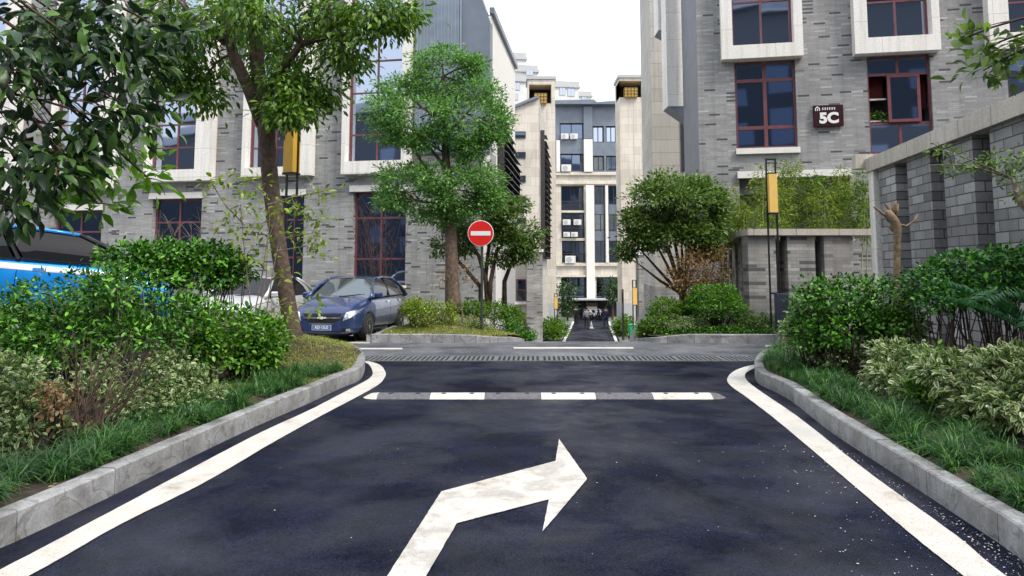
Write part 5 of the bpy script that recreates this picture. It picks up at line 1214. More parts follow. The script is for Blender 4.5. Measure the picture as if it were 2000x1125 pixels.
# palm
t = thing('sago_palm', 'low palm sending long feather fronds in from the right edge', 'palm', (P(2080, 720, 7.6).x, 7.6, .3))
def frond(a, c, b, n=60, ll=.16):
    mb = MB(); a, b, c = P(*a), P(*b), P(*c); pts = []
    for i in range(13): s = i / 12; pts.append(a * (1 - s) ** 2 + c * 2 * s * (1 - s) + b * s * s)
    mb.tube(pts, [.012 - .0008 * i for i in range(13)], 5); mb.build('frond_stalk', M['lf_palm'], t, world=True)
    lv = Leaves('blade'); C = []; A = []; Nn = []; L = []
    for i in range(n):
        s = .1 + .9 * i / n; p = a * (1 - s) ** 2 + c * 2 * s * (1 - s) + b * s * s; d = ((c - a) * 2 * (1 - s) + (b - c) * 2 * s).normalized()
        side = d.cross(Vector((0, 0, 1))).normalized(); upv = side.cross(d)
        for sg in (-1, 1):
            C.append(p[:]); A.append((side * sg * .75 + d * .75 + upv * .25 + Vector((0, 0, random.uniform(-.2, .1))))[:]); Nn.append((upv + side * -sg * .3)[:]); L.append(ll * (1 - .6 * abs(s - .45)) * random.uniform(.85, 1.1))
    L = np.array(L); lv.add(np.array(C), np.array(A), np.array(Nn), L, np.full(len(L), .011)); lv.build('frond', M['lf_palm'], t)
frond((2080, 690, 7.6), (1960, 590, 7.5), (1850, 560, 7.3), 80, .27); frond((2080, 700, 7.6), (1950, 600, 7.8), (1835, 585, 7.9), 70, .23); frond((2080, 690, 7.6), (2010, 540, 7.4), (1920, 590, 7.0), 60, .27); frond((2090, 700, 7.6), (2100, 560, 7.6), (2010, 640, 7.0), 60, .27)
# beyond the cross street, left
shrub('shrub', 'low yellow green clipped bush on the kerbed mound beside the navy sedan', [(830, 602, 40, 18, 17.9, .5), (865, 610, 28, 20, 17.8, .4), (805, 606, 18, 16, 18.0, .35), (835, 620, 42, 18, 17.8, .45)], 'lf_yellow', .06, 70, 9, .05, 'small', shell=.5, nst=16, zg=.3, stem_m='palebark')
shrub('hedge', 'mid green hedge behind the no entry sign', [(925, 608, 28, 20, 19.2, .5), (965, 612, 32, 20, 19.0, .5), (1000, 618, 20, 18, 19.2, .5)], 'lf_mid', .065, 75, 9, .055, 'small', shell=.5, nst=4, zg=.1, cat='hedge')
shrub('variegated_shrub', 'low cream-edged shrub at the foot of the no entry sign', [(918, 640, 22, 12, 17.9, .3), (950, 645, 28, 12, 18.0, .3)], 'lf_varieg', .06, 50, 8, .04, 'small', shell=.4, nst=3, zg=.1)
shrub('shrub', 'dark green ball bush at the lane corner left of the brick pier', [(985, 645, 22, 22, 18.6, .4), (1010, 650, 22, 18, 18.8, .4), (1028, 658, 14, 10, 19.0, .3, .5)], 'lf_hedge', .06, 66, 9, .05, 'small', shell=.5, nst=3, zg=-.3)
# beyond the cross street, right
shrub('hedge', 'neatly rounded dark green ball hedge on the far right kerb bed', [(1394, 586, 52, 28, 18.1, .6), (1398, 600, 57, 28, 18.0, .65)], 'lf_fresh', .05, 300, 10, .03, 'small', shell=.88, nst=30, zg=.2, cat='hedge', stem_r=.016)
shrub('shrub', 'mid green sprawling bush at the lane corner beside the ball hedge', [(1300, 605, 36, 20, 18.4, .5), (1285, 635, 30, 24, 18.0, .5), (1265, 648, 20, 16, 18.2, .4), (1330, 612, 20, 14, 18.4, .4)], 'lf_mid', .07, 72, 9, .055, 'small', shell=.5, nst=4, zg=.0)
shrub('variegated_shrub', 'low cream-edged hedge in front of the ball hedge', [(1330, 634, 30, 13, 17.7, .3), (1360, 634, 26, 13, 17.8, .3), (1310, 640, 18, 12, 17.7, .3)], 'lf_varieg', .055, 60, 8, .04, 'small', shell=.5, nst=3, zg=.1)
shrub('variegated_shrub', 'olive cream-edged bush at the foot of the low pier wall', [(1455, 625, 26, 16, 17.8, .3), (1490, 628, 26, 14, 17.8, .3)], 'lf_olive', .055, 55, 8, .04, 'small', shell=.4, nst=3, zg=.15)
shrub('shrub', 'strip of low dark green groundcover bushes on the far right kerb', [(1420, 645, 45, 9, 17.5, .25), (1480, 648, 45, 8, 17.5, .25), (1360, 650, 50, 9, 17.5, .25), (1310, 655, 30, 8, 17.5, .25)], 'lf_hedge', .05, 60, 8, .04, 'small', shell=.3, nst=2, zg=.15)
# lower lane
shrub('shrub', 'bush in the sunken bed left of the lower path', [(1082, 640, 24, 16, 52, 1.2), (1078, 652, 22, 12, 51, 1.0)], 'lf_mid', .2, 80, 9, .2, 'small', shell=.4, nst=3, zg=ZL)
shrub('shrub', 'bush in the sunken bed right of the lower path', [(1222, 640, 12, 20, 55, 1.2), (1210, 645, 8, 14, 56, 1.0)], 'lf_mid', .2, 60, 9, .2, 'small', shell=.4, nst=3, zg=ZL)
for (x, lab, grp) in ((1108, 'dark tree in front of the end block, left of the lane', 0), (1196, 'dark tree in front of the end block, right of the lane', 0)):
    Y = 72; t = thing('small_tree', lab, 'tree', (P(x, 620, Y).x, Y, ZL)); wd = MB(); wd.tube(pp((x, 636, Y), (x + 1, 600, Y), (x, 570, Y)), [.12, .1, .05], 6)
    crown(t, wd, [(x, 565, 16, 18, Y, 1), (x - 4, 590, 13, 16, Y, 1), (x + 3, 602, 14, 12, Y, 1)] if x < 1150 else [(x, 560, 15, 12, Y, 1), (x + 2, 578, 12, 9, Y, 1)], 'small', M['lf_dark'], .28, 60, 8, .3, shell=.2, from_pts=None); wd.build('trunk', M['twig'], t, world=True)
# potted plant in the open window
wq = Rf.world(Rf.x(1719), .32, 0); c = P(1719, 230, wq.y); t = thing('potted_plant', 'leafy green potted plant in the open window right of the 5C sign', 'plant', (c.x, c.y, c.z - .35)); MB().lathe([(.09, 0), (.12, .2), (.13, .21)], 12).build('pot', M['redbark'], t)
lv = Leaves('oval'); cluster(lv, c, (.26, .2, .22), 22, 6, .06, .13, shell=.1); lv.build('foliage', M['lf_lime'], t)

# ================================================================== GRASS
def tufts(name, path, n, L, spread, m, zfn, inward, off0, off1, per=46, wd=.0075, label=None, test=None):
    lv = Leaves('blade'); Ls = [0]
    for a, b in zip(path[:-1], path[1:]): Ls.append(Ls[-1] + (b - a).length)
    C = []
    for i in range(n):
        s = random.uniform(0, Ls[-1]); k = max(j for j in range(len(Ls)) if Ls[j] <= s); k = min(k, len(path) - 2)
        p = path[k].lerp(path[k + 1], (s - Ls[k]) / max(1e-6, Ls[k + 1] - Ls[k])); d = (path[k + 1] - path[k]).normalized(); q = p + Vector((-d.y, d.x, 0)) * inward * random.uniform(off0, off1)
        if (test is None or test(q.x, q.y)) and (name != 'border_grass' or sin(q.x * 7.3 + q.y * 3.1) + sin(q.y * 5.7 - q.x * 4) + random.uniform(-1, 1) > -.75): C.append((q.x, q.y, zfn(q.x, q.y) - .01, random.uniform(.55, 1.25)))
    C = np.repeat(np.array(C), per, 0); hs_ = C[:, 3]; C = C[:, :3].copy(); n = len(C); C[:, :2] += rng.normal(size=(n, 2)) * spread
    a = rng.random(n) * 2 * pi; tilt = rng.uniform(.15, 1.5, n); A = np.stack([np.cos(a) * tilt, np.sin(a) * tilt, np.ones(n) * .9], 1)
    Nn = np.stack([-np.cos(a) * .9, -np.sin(a) * .9, tilt + .01], 1); l = L * rng.uniform(.55, 1.2, n) * hs_
    lv.add(C, A, Nn, l, np.full(n, wd)); o = lv.build(name, m, kind='stuff'); tag(o, label, 'grass'); return o
TPL['blade'] = (np.array([(0, .5, 0), (0, -.5, 0), (.35, .5, .10), (.35, -.5, .10), (.68, .38, -.02), (.68, -.38, -.02), (.93, 0, -.42)]), TPL['blade'][1], TPL['blade'][2])
iL = lambda x, y: inside(x, y, BL) and dist(x, y, BL) > .15
iR = lambda x, y: inside(x, y, BR) and dist(x, y, BR) > .15
sub = [p for p in KLd if 3.0 < p.y < 11.0 and p.x > -3.2]
tufts('border_grass', sub, 560, .25, .022, M['lf_grass'], zl, +1, .2, .85, label='dark strappy border grass along the left kerb', test=iL)
sub = [p for p in KRd if 3.0 < p.y < 14.2 and p.x < 6]
tufts('border_grass', sub, 640, .27, .024, M['lf_grass'], zr, -1, .19, .85, label='dark strappy border grass along the right kerb', test=iR)
sub = [p for p in KLd if 9.0 < p.y < 15.2]
tufts('lawn_grass', sub, 3800, .06, .05, M['lf_lawn'], zl, +1, .14, 1.6, per=12, wd=.006, label='short yellowing lawn on the left island mound', test=iL)
sub = crv(KF, 4); iF = lambda x, y: inside(x, y, BF) and dist(x, y, BF) > .15
tufts('lawn_grass', sub, 1500, .07, .06, M['lf_lawn'], zf, +1, .16, 1.3, per=9, wd=.012, label='short yellowing lawn behind the far left kerb', test=iF)
# fallen leaves in the left bed
lv = Leaves('oval'); n = 1100; C = []
while len(C) < n:
    x, y = random.uniform(-4.6, -2.4), random.uniform(4, 13)
    if iL(x, y): C.append((x, y, zl(x, y) + .012))
C = np.array(C); l = rng.uniform(.03, .06, n); lv.add(C, np.stack([rng.normal(size=n), rng.normal(size=n), rng.normal(size=n) * .2], 1), np.stack([rng.normal(size=n) * .3, rng.normal(size=n) * .3, np.ones(n)], 1), l, l * .5)
tag(lv.build('fallen_leaves', M['lf_rust'], kind='stuff'), 'brown fallen leaves on the soil of the left island', 'fallen leaves')
# pale petals and grit on the asphalt, thick beside the right kerb
lv = Leaves('small'); C = []; n = 900
while len(C) < n:
    y = 4.0 + 3.2 * random.random() ** 1.6; x0 = 3.0 + .07 * (y - 4); x = x0 - .13 - abs(random.gauss(0, .5)) * (1 if random.random() < .5 else .35)
    if x < .7: continue
    C.append((x, y, .012))
for i in range(90):
    C.append((random.uniform(-2.2, 2.6), random.uniform(4, 9.5), .012))
C = np.array(C); n = len(C); l = .005 + .014 * rng.random(n) ** 2; a = rng.random(n) * 6.28
lv.add(C, np.stack([np.cos(a), np.sin(a), rng.normal(size=n) * .1], 1), np.stack([rng.normal(size=n) * .2, rng.normal(size=n) * .2, np.ones(n)], 1), l, l * .6)
tag(lv.build('fallen_petals', M['petal'], kind='stuff'), 'white petals and grit scattered on the asphalt, thickest by the right kerb', 'petals')
# ================================================================== CARS
def bake(o):
    dg = bpy.context.evaluated_depsgraph_get(); me = bpy.data.meshes.new_from_object(o.evaluated_get(dg)); o.modifiers.clear(); old = o.data; o.data = me; bpy.data.meshes.remove(old); return o
def car(name, label, loc, rz, paint_, L=4.25, W=1.69, H=1.5, tilt=0.0, hatch=False, stripe=False, face=True, plate=None, clear=False, gh=None):
    t = thing(name, label, 'car', loc, group=None, rot=(tilt, 0, rz)); hw = W / 2
    st = [(0, .37, .26, .56, .60), (.012, .42, .20, .66, .71), (.05, .465, .17, .75, .82), (.13, .495, .16, .84, .94), (.24, .505, .16, .93, 1.03), (.30, .505, .16, .965, 1.03), (.5, .505, .16, .985, 1.01), (.78, .505, .16, 1.005, 1.03)]
    st += [(.92, .49, .2, 1.02, 1.05), (.975, .47, .24, 1.0, 1.03), (1, .43, .32, .9, .94)] if hatch else [(.90, .49, .2, 1.02, 1.08), (.965, .47, .24, .98, 1.07), (1, .43, .30, .88, .97)]
    kz = H / 1.5
    mb = MB(); k = 14
    for u, w_, zb, zs, zt in st:
        y = -L / 2 + u * L; w = w_ * W; zb, zs, zt = zb * kz, zs * kz, zt * kz; zm = zb + (zs - zb) * .5
        half = [(0, zb), (w * .7, zb), (w * .95, zb + .05), (w, zm - .08), (w * 1.0, zm + .10), (w * .965, zs), (w * .72, zt), (0, zt + .025)]
        ring = half + [(-x, z) for x, z in half[-2:0:-1]]
        mb.v += [(x, y, z) for x, z in ring]
    for i in range(len(st) - 1):
        for j in range(k): a = i * k + j; b = i * k + (j + 1) % k; mb.f.append((a, a + k, b + k, b))
    n0 = (len(st) - 1) * k
    # capped ends as strips of quads so that subdivision keeps them flat
    for base in (0, n0):
        for j in range(0, 6):
            a, b, c, d = base + j, base + j + 1, base + (k - j - 1) % k, base + (k - j) % k
            if j == 0: mb.f.append((base, base + 1, base + k - 1))
            else: mb.f.append((a, b, c, d))
        mb.f.append((base + 6, base + 7, base + 8))
    body = fixn(mb.build('body', paint_, t, smooth=True)); md = body.modifiers.new('s', 'SUBSURF'); md.levels = 2; md.render_levels = 2
    ya, yr, rw = -L / 2 + .195 * L, -L / 2 + .80 * L, .315 * (1 if H < 1.6 else 1.05)
    cutters = []
    for y in (ya, yr):
        c = MB().lathe([(rw + .06, -W), (rw + .06, W)], 28, 'x', (0, y, rw)).build('c', None); c.location = (0, 0, 0); fixn(c); cutters.append(c)
        bo = body.modifiers.new('b', 'BOOLEAN'); bo.object = c; bo.operation = 'DIFFERENCE'; bo.solver = 'EXACT'
    for c in cutters: c.parent = t
    bpy.context.view_layer.update(); bake(body)
    for c in cutters: bpy.data.objects.remove(c)
    body.data.shade_smooth()
    bvh = BVHTree.FromPolygons([v.co[:] for v in body.data.vertices], [p.vertices[:] for p in body.data.polygons])
    def patch(nm, q, m, ax='f', off=.006, nx=8, nz=3, par=None, sgn=1):
        """q: 4 corners (u,z) laid over the bodywork; ax f = front seen along +y, s = side seen along -x*sgn, t = from above"""
        pm = MB(); ok = True
        for j in range(nz + 1):
            for i in range(nx + 1):
                a, b = i / nx, j / nz; u = (q[0][0] * (1 - a) + q[1][0] * a) * (1 - b) + (q[3][0] * (1 - a) + q[2][0] * a) * b; z = (q[0][1] * (1 - a) + q[1][1] * a) * (1 - b) + (q[3][1] * (1 - a) + q[2][1] * a) * b
                if ax == 'f': o_, d_ = Vector((u, -5, z)), Vector((0, 1, 0))
                elif ax == 's': o_, d_ = Vector((5 * sgn, u, z)), Vector((-sgn, 0, 0))
                else: o_, d_ = Vector((u, z, 4)), Vector((0, 0, -1))
                h = bvh.ray_cast(o_, d_); p = h[0] if h[0] is not None else (o_ + d_ * (5 - (L / 2 - .12 if ax == 'f' else hw)))
                if h[0] is not None and ax == 'f' and p.y > 0: p = Vector((u, -L / 2 + .35, z))
                pm.v.append(tuple(p - d_ * off))
        for j in range(nz):
            for i in range(nx): a = j * (nx + 1) + i; pm.f.append((a, a + 1, a + nx + 2, a + nx + 1))
        return pm.build(nm, m, par or t, smooth=True)
    # greenhouse
    g = gh or ((.245, .42, .76, .93) if not hatch else (.21, .39, .93, .985)); zb, zt = .985 * kz, H - .085; wb, wt = hw * .93, hw * .70
    yb0, yt0, yt1, yb1 = [-L / 2 + q * L for q in g]
    def side(s, u, v):   # u along, v up on side glass
        y = (yb0 + (yt0 - yb0) * v) * (1 - u) + (yb1 + (yt1 - yb1) * v) * u; bl_ = .045 * sin(pi * v) ; return Vector((s * (wb + (wt - wb) * (v ** 1.3 if v > 0 else v) + bl_ * .5), y + bl_ * (u * 2 - 1) * 1.4, zb + (zt - zb) * v + .05 * 4 * u * (1 - u) * v))
    rf = MB(); nx, ny = 6, 8
    for j in range(ny + 1):
        for i in range(nx + 1):
            a, b = i / nx * 2 - 1, j / ny; y = yt0 + (yt1 - yt0) * b; rf.v.append((a * (wt + .03), y, zt - .015 + .05 * 4 * b * (1 - b) + .05 * (1 - a * a)))
    for j in range(ny):
        for i in range(nx): a = j * (nx + 1) + i; rf.f.append((a, a + 1, a + nx + 2, a + nx + 1))
    m0 = len(rf.v); rf.v += [(-wt - .03, yt0, zt - .05), (wt + .03, yt0, zt - .05), (wt + .03, yt1, zt - .05), (-wt - .03, yt1, zt - .05)]; rf.f.append((m0, m0 + 3, m0 + 2, m0 + 1))
    rf.build('roof', M['whitepaint'] if stripe else paint_, t, smooth=True)
    for nm, y0_, y1_, z0_, z1_, m in (('windscreen', yb0, yt0, zb - .01, zt - .01, M['windscreen'] if clear else M['carglass']), ('rear_window', yb1, yt1, zb, zt - .01, M['carglass'])):
        gm = MB()
        for j in range(5):
            for i in range(9):
                a, b = i / 8 * 2 - 1, j / 4; wx = wb + (wt - wb) * b; bow = .10 * (1 - a * a) * (-1 if nm == 'windscreen' else 1); gm.v.append((a * (wx - .03), y0_ + (y1_ - y0_) * b + bow * (1 - .5 * b), z0_ + (z1_ - z0_) * b + .03 * (1 - a * a) * b))
        for j in range(4):
            for i in range(8): a = j * 9 + i; gm.f.append((a, a + 1, a + 10, a + 9))
        gm.build(nm, m, t, smooth=True)
    for s in (-1, 1):
        for (u0, u1, nm) in ((.02, .46, 'side_window'), (.50, .86, 'side_window')):
            q = [side(s, u0, .03), side(s, u1, .03), side(s, u1, .95), side(s, max(u0, .03), .95)]
            gm = MB(); us = [u0 + (u1 - u0) * i / 6 for i in range(7)]; vs_ = [.03, .35, .65, .95]
            gm.v = [tuple(side(s, u, v) - Vector((s * .012, 0, 0))) for v in vs_ for u in us]; gm.f = [(j * 7 + i, j * 7 + i + 1, j * 7 + i + 8, j * 7 + i + 7) for j in range(3) for i in range(6)]; gm.build(nm, M['carglass'], t, smooth=True)
        pl = MB(); pl.tube([side(s, -.01, -.03), side(s, 0, .3), side(s, 0, .65), side(s, 0, 1.0)], [.055, .042, .038, .036], 6); pl.build('pillar', M['blackmetal'] if stripe else paint_, t, smooth=True); pl = MB(); pl.tube([side(s, 1, -.02), side(s, 1, .3), side(s, 1, .65), side(s, 1, 1.0)], [.07, .055, .05, .04], 6)
        qd = [side(s, u, v) for v in (0, .5, 1) for u in (.86, .93, 1.0)]; pl.add(qd, [(0, 1, 4, 3), (1, 2, 5, 4), (3, 4, 7, 6), (4, 5, 8, 7)])
        rl = MB(); rl.tube([side(s, i / 6, 1.0) for i in range(7)], .034, 6); rl.build('roof_rail', paint_, t, smooth=True); pl.build('pillar', M['blackmetal'] if stripe else paint_, t, smooth=True)
        bp = MB(); bp.tube([side(s, .48, .0) + Vector((s * .006, 0, 0)), side(s, .48, 1.0) + Vector((s * .006, 0, 0))], .034, 5); bp.tube([side(s, 0, .01), side(s, .5, .01), side(s, 1, .01)], .014, 5); bp.build('window_trim', M['blackmetal'], t)
        if stripe: patch('stripe', [(yb0 - .6, zb - .20), (yr + .45, zb - .13), (yr + .45, zb - .03), (yb0 - .4, zb - .12)], M['whitepaint'], 's', .005, 20, 2, sgn=s)
        for y in ((yb0 + .18), (yb0 + .48 * (yb1 - yb0)), yr - .12 if hatch else yr - .22): patch('door_gap', [(y, .28), (y + .012, .28), (y + .012, zb - .02), (y, zb - .02)], M['blackmetal'], 's', .003, 1, 8, sgn=s)
        for y in (yb0 + .38 * (yb1 - yb0), yb0 + .72 * (yb1 - yb0)): patch('door_handle', [(y, zb - .14), (y + .16, zb - .14), (y + .16, zb - .11), (y, zb - .11)], M['chrome'] if not stripe else paint_, 's', .03, 3, 1, sgn=s)
        mr = MB(); mc = side(s, .06, .10) + Vector((s * .13, -.02, 0)); mr.box(mc.x - .10, mc.x + .10, mc.y - .05, mc.y + .06, mc.z - .06, mc.z + .08, .03); mr.build('wing_mirror', paint_, t, smooth=False)
        for y in (ya, yr):
            wx = s * (hw - .105); tw = .10
            ty = MB(); ty.lathe([(rw * .66, -tw), (rw * .93, -tw), (rw, -tw * .7), (rw, tw * .7), (rw * .93, tw), (rw * .66, tw)], 30, 'x', (wx, y, rw)); ty_ = fixn(ty.build('wheel', M['tyre'], t, smooth=True))
            rm = MB(); ox = wx + s * (tw - .012); rm.lathe([(rw * .64, 0), (rw * .66, s * .016), (rw * .58, s * .012), (rw * .56, -s * .03)], 26, 'x', (ox - s * .0, y, rw))
            for q in range(7):
                a = 2 * pi * q / 7; c_, s_ = cos(a), sin(a); r0, r1, w0, w1 = .03, rw * .6, .028, .036
                P4 = [(r0, -w0), (r1, -w1), (r1, w1), (r0, w0)]; rm.hexa([(ox - s * .03, y + r_ * c_ - w_ * s_, rw + r_ * s_ + w_ * c_) for r_, w_ in P4], [(ox + s * .012, y + r_ * c_ - w_ * s_, rw + r_ * s_ + w_ * c_) for r_, w_ in P4])
            rm.lathe([(.055, -.01), (.05, .016 * s)], 12, 'x', (ox, y, rw)); fixn(rm.build('rim', M['rim'], ty_, smooth=False))
            dk = MB(); dk.lathe([(rw + .055, 0), (rw + .055, -s * .02)], 24, 'x', (s * (hw - .25), y, rw)); dk.build('wheel_arch', M['dark'], t)
    fl = MB(); fl.box(-hw + .22, hw - .22, -L / 2 + .25, L / 2 - .25, .17, .40); fl.build('underbody', M['dark'], t)
    if face:
        f = -L / 2
        patch('grille', [(-.42, .60), (.42, .60), (.48, .665), (-.48, .665)], M['dark'], 'f', .004, 12, 2)
        g2 = patch('grille', [(-.28, .455), (.28, .455), (.44, .545), (-.44, .545)], M['dark'], 'f', .004, 12, 2)
        patch('grille_bar', [(-.45, .550), (.45, .550), (.46, .588), (-.46, .588)], M['chrome'], 'f', .010, 12, 1)
        patch('grille_trim', [(-.28, .43), (.28, .43), (.30, .448), (-.30, .448)], M['chrome'], 'f', .008, 10, 1)
        em = MB(); y_ = f - .032
        em.xprism([(-.105, 0.555), (-.03, 0.555), (-.022, 0.541), (.035, 0.541), (.028, 0.555), (.095, 0.555), (.105, 0.585), (.03, 0.585), (.022, 0.599), (-.035, 0.599), (-.028, 0.585), (-.095, 0.585)], y_, y_ + .012); em.build('emblem', M['signwhite'], t)
        patch('lower_intake', [(-.42, .195), (.42, .195), (.46, .275), (-.46, .275)], M['dark'], 'f', .004, 12, 2)
        patch('bumper_strip', [(-.70, .168), (.70, .168), (.70, .188), (-.70, .188)], M['chrome'] if False else M['worn'], 'f', .010, 16, 1)
        for s in (-1, 1):
            hl = patch('headlight', [(s * .49, .50), (s * .62, .55), (s * .76, .745), (s * .55, .69)], M['headlamp'], 'f', .010, 6, 5)
            patch('headlight_outer', [(s * .62, .55), (s * .775, .67), (s * .80, .775), (s * .76, .745)], M['headlamp'], 'f', .008, 4, 4, par=hl)
            patch('fog_light', [(s * .56, .27), (s * .66, .27), (s * .66, .335), (s * .57, .325)], M['headlamp'], 'f', .01, 3, 3)
            patch('fog_recess', [(s * .46, .25), (s * .70, .26), (s * .72, .35), (s * .46, .34)], M['dark'], 'f', .003, 5, 3)
            wp = MB()
            a_ = Vector((s * .05 + .1, yb0 - .16, zb + .035)); wp.tube([a_, a_ + Vector((.22, .03, .02)), a_ + Vector((.5, .1, .05))], .008, 4); wp.build('wiper', M['blackmetal'], t)
        if plate:
            y_ = bvh.ray_cast(Vector((0, -5, .36)), Vector((0, 1, 0)))[0].y - .022; pm = MB(); pm.box(-.22, .22, y_, y_ + .012, .30, .405); pp_ = pm.build('number_plate', M['plateblue'], t)
            fr = MB()
            for b in ((-.225, .225, .405, .411), (-.225, .225, .294, .30), (-.225, -.219, .30, .405), (.219, .225, .30, .405)): fr.box(b[0], b[1], y_ - .003, y_ + .01, b[2], b[3])
            fr.build('plate_frame', M['signwhite'], pp_); text(pp_, plate, .096, (0, y_ - .004, .353), M['signwhite'], .002, bold=.0025, sx=.92)
    return t
def lampmat():
    m, t, b = mat('clear_headlamp'); b.inputs['Base Color'].default_value = (.75, .78, .80, 1); b.inputs['Roughness'].default_value = .12; b.inputs['Metallic'].default_value = .55; b.inputs['Coat Weight'].default_value = 1
    tc = t.nodes.new('ShaderNodeTexCoord'); n = N(t, 'ShaderNodeTexVoronoi', Scale=16.0); t.links.new(tc.outputs['Object'], n.inputs['Vector']); bump(t, b, n.outputs[0], .5, .02); return m
M['headlamp'] = lampmat()
yaw = math.atan2(.36, 2.55)
car('sedan_car', 'navy blue sedan parked nose out beside the far left kerb', (-4.0, 19.0, 0), -yaw, M['navy'], plate='AD·15L0', clear=True)
car('white_car', 'white car parked beside the navy sedan, behind the leaning tree trunk', (-6.7, 19.6, 0), -yaw, M['whitepaint'])
car('blue_car', 'bright blue and white car parked behind the left bushes', (-8.1, 12.6, .74), R(90 + 24), M['blue'], L=4.3, W=1.75, H=1.62, tilt=R(4.5), hatch=True, stripe=True, face=False, gh=(.13, .36, .90, .985))

# ================================================================== STREET FURNITURE
Y = 17.7; b0 = P(941, 650, Y); zg_ = zf(b0.x, Y)
t = thing('no_entry_sign', 'round red no entry sign with white bar on a dark pole', 'road sign', (b0.x, Y, zg_)); c = P(939, 456, Y)
MB().tube([(0, 0, -.1), (0, 0, c.z - zg_ + .28)], .032, 10).build('pole', M['signpole'] if 'signpole' in M else plain('dark_green_pole', (.035, .045, .038), .5), t)
cz = c.z - zg_; cx_ = c.x - b0.x; dk = MB(); dk.lathe([(.305, -.05), (.31, -.055), (.31, -.065), (.305, -.07)], 40, 'y', (cx_, 0, cz)); pl_ = dk.build('plate', M['signwhite'], t)
MB().lathe([(.295, -.0705), (.295, -.0735)], 40, 'y', (cx_, 0, cz)).build('red_face', M['red'], pl_)
MB().box(cx_ - .235, cx_ + .235, -.078, -.0745, cz - .052, cz + .052).build('white_bar', M['signwhite'], pl_)
MB().box(cx_ - .05, cx_ + .05, -.049, .04, cz + .1, cz + .14).box(cx_ - .05, cx_ + .05, -.049, .04, cz - .14, cz - .1).build('bracket', M['palegrey'], t)

def lamp(label, px, Y, py_ground, top, box0, box1, sz=.2, panel='yellow', rz=0.0, base=False, gap=.24, side=-1, zg=None, plateh=None, pr=.018):
    z0 = P(px, py_ground, Y).z if zg is None else zg; x = P(px, 500, Y).x; t = thing('lamp_post', label, 'lamp post', (x, Y, z0), rz, 'amber box lamp posts')
    zt = P(px, top, Y).z - z0; za, zb_ = P(px, box1, Y).z - z0, P(px, box0, Y).z - z0
    pm = MB(); g = gap / 2
    for s in (-1, 1): pm.box(s * g - pr, s * g + pr, -pr, pr, .003, zt)
    pm.box(-g - pr, g + pr, -pr - .002, pr + .002, zt + .001, zt + .04); pm.box(-g + pr, g - pr, -pr, pr, .9, .94); pm.build('frame', M['blackmetal'], t)
    bx = MB(); bx.box(-sz / 2, sz / 2, -sz / 2 - pr - .01, sz / 2 - pr - .01, za, zb_, .006); lb = bx.build('lamp_box', M[panel], t)
    cp = MB(); cp.box(-sz / 2 - .008, sz / 2 + .008, -sz / 2 - pr - .018, sz / 2 - pr - .002, za - .045, za - .003); cp.build('cap', M['blackmetal'], lb); cp = MB(); cp.box(-sz / 2 - .008, sz / 2 + .008, -sz / 2 - pr - .018, sz / 2 - pr - .002, zb_ + .003, zb_ + .02); cp.build('cap', M['blackmetal'], lb)
    if base: bb = MB(); bb.box(-.02, .26, -.16, .02, .0, plateh, .01); bb.build('control_box', M['slatebox'], t)
    else: MB().box(-g - .06, g + .06, -.08, .08, 0, .02).build('base_plate', M['blackmetal'], t)
    return t
M['slatebox'] = plain('dark_slate_enclosure', (.04, .048, .075), .5)
lamp('tall lamp post with pale amber box in front of the low pier wall', 1511, 17.6, 650, 313, 340, 416, .20, 'paleyellow', base=True, plateh=.92, gap=.22)
lamp('tall lamp post with deep amber box right of the leaning tree trunk', 566, 14.9, 648, 190, 248, 338, .24, 'yellow', rz=R(-22), gap=.26, zg=.02)
lamp('small far lamp post with amber box left of the lower path', 1085, 51.5, 0, 574, 580, 603, .22, 'paleyellow', zg=ZL, gap=.2, pr=.025)
lamp('small far lamp post with amber box beside the gate pier and green bin', 1238, 47.5, 0, 548, 562, 595, .26, 'paleyellow', zg=ZL, gap=.22, pr=.035)
lamp('small far lamp post partly hidden by the bush right of the lower path', 1215, 52, 0, 566, 572, 590, .10, 'blackmetal', zg=ZL, gap=.08, pr=.03)

b0 = P(1237, 660, 52.5); t = thing('wheelie_bin', 'green wheelie bin beside the gate pier right of the lower path', 'bin', (b0.x, 52.5, ZL)); mb = MB()
mb.hexa([(-.24, -.28, .06), (.24, -.28, .06), (.24, .28, .06), (-.24, .28, .06)], [(-.30, -.36, .98), (.30, -.36, .98), (.30, .36, .98), (-.30, .36, .98)]); mb.build('body', M['bin'], t)
MB().box(-.33, .33, -.40, .40, .985, 1.05, .02).build('lid', M['bin'], t)
for s in (-1, 1): MB().lathe([(.1, -.03), (.1, .03)], 14, 'x', (s * .27, .27, .1)).build('wheel', M['tyre'], t)

b0 = G(1155, 641, ZL + .02); t = thing('traffic_cone', 'small white cone standing on the lower path', 'cone', (b0.x, b0.y, ZL + .012)); MB().lathe([(.22, .0), (.22, .03), (.14, .035), (.03, .55), (.0, .56)], 16).build('cone_body', M['white'], t); MB().lathe([(.118, .16), (.085, .30)], 16).build('band', M['palegrey'], t)

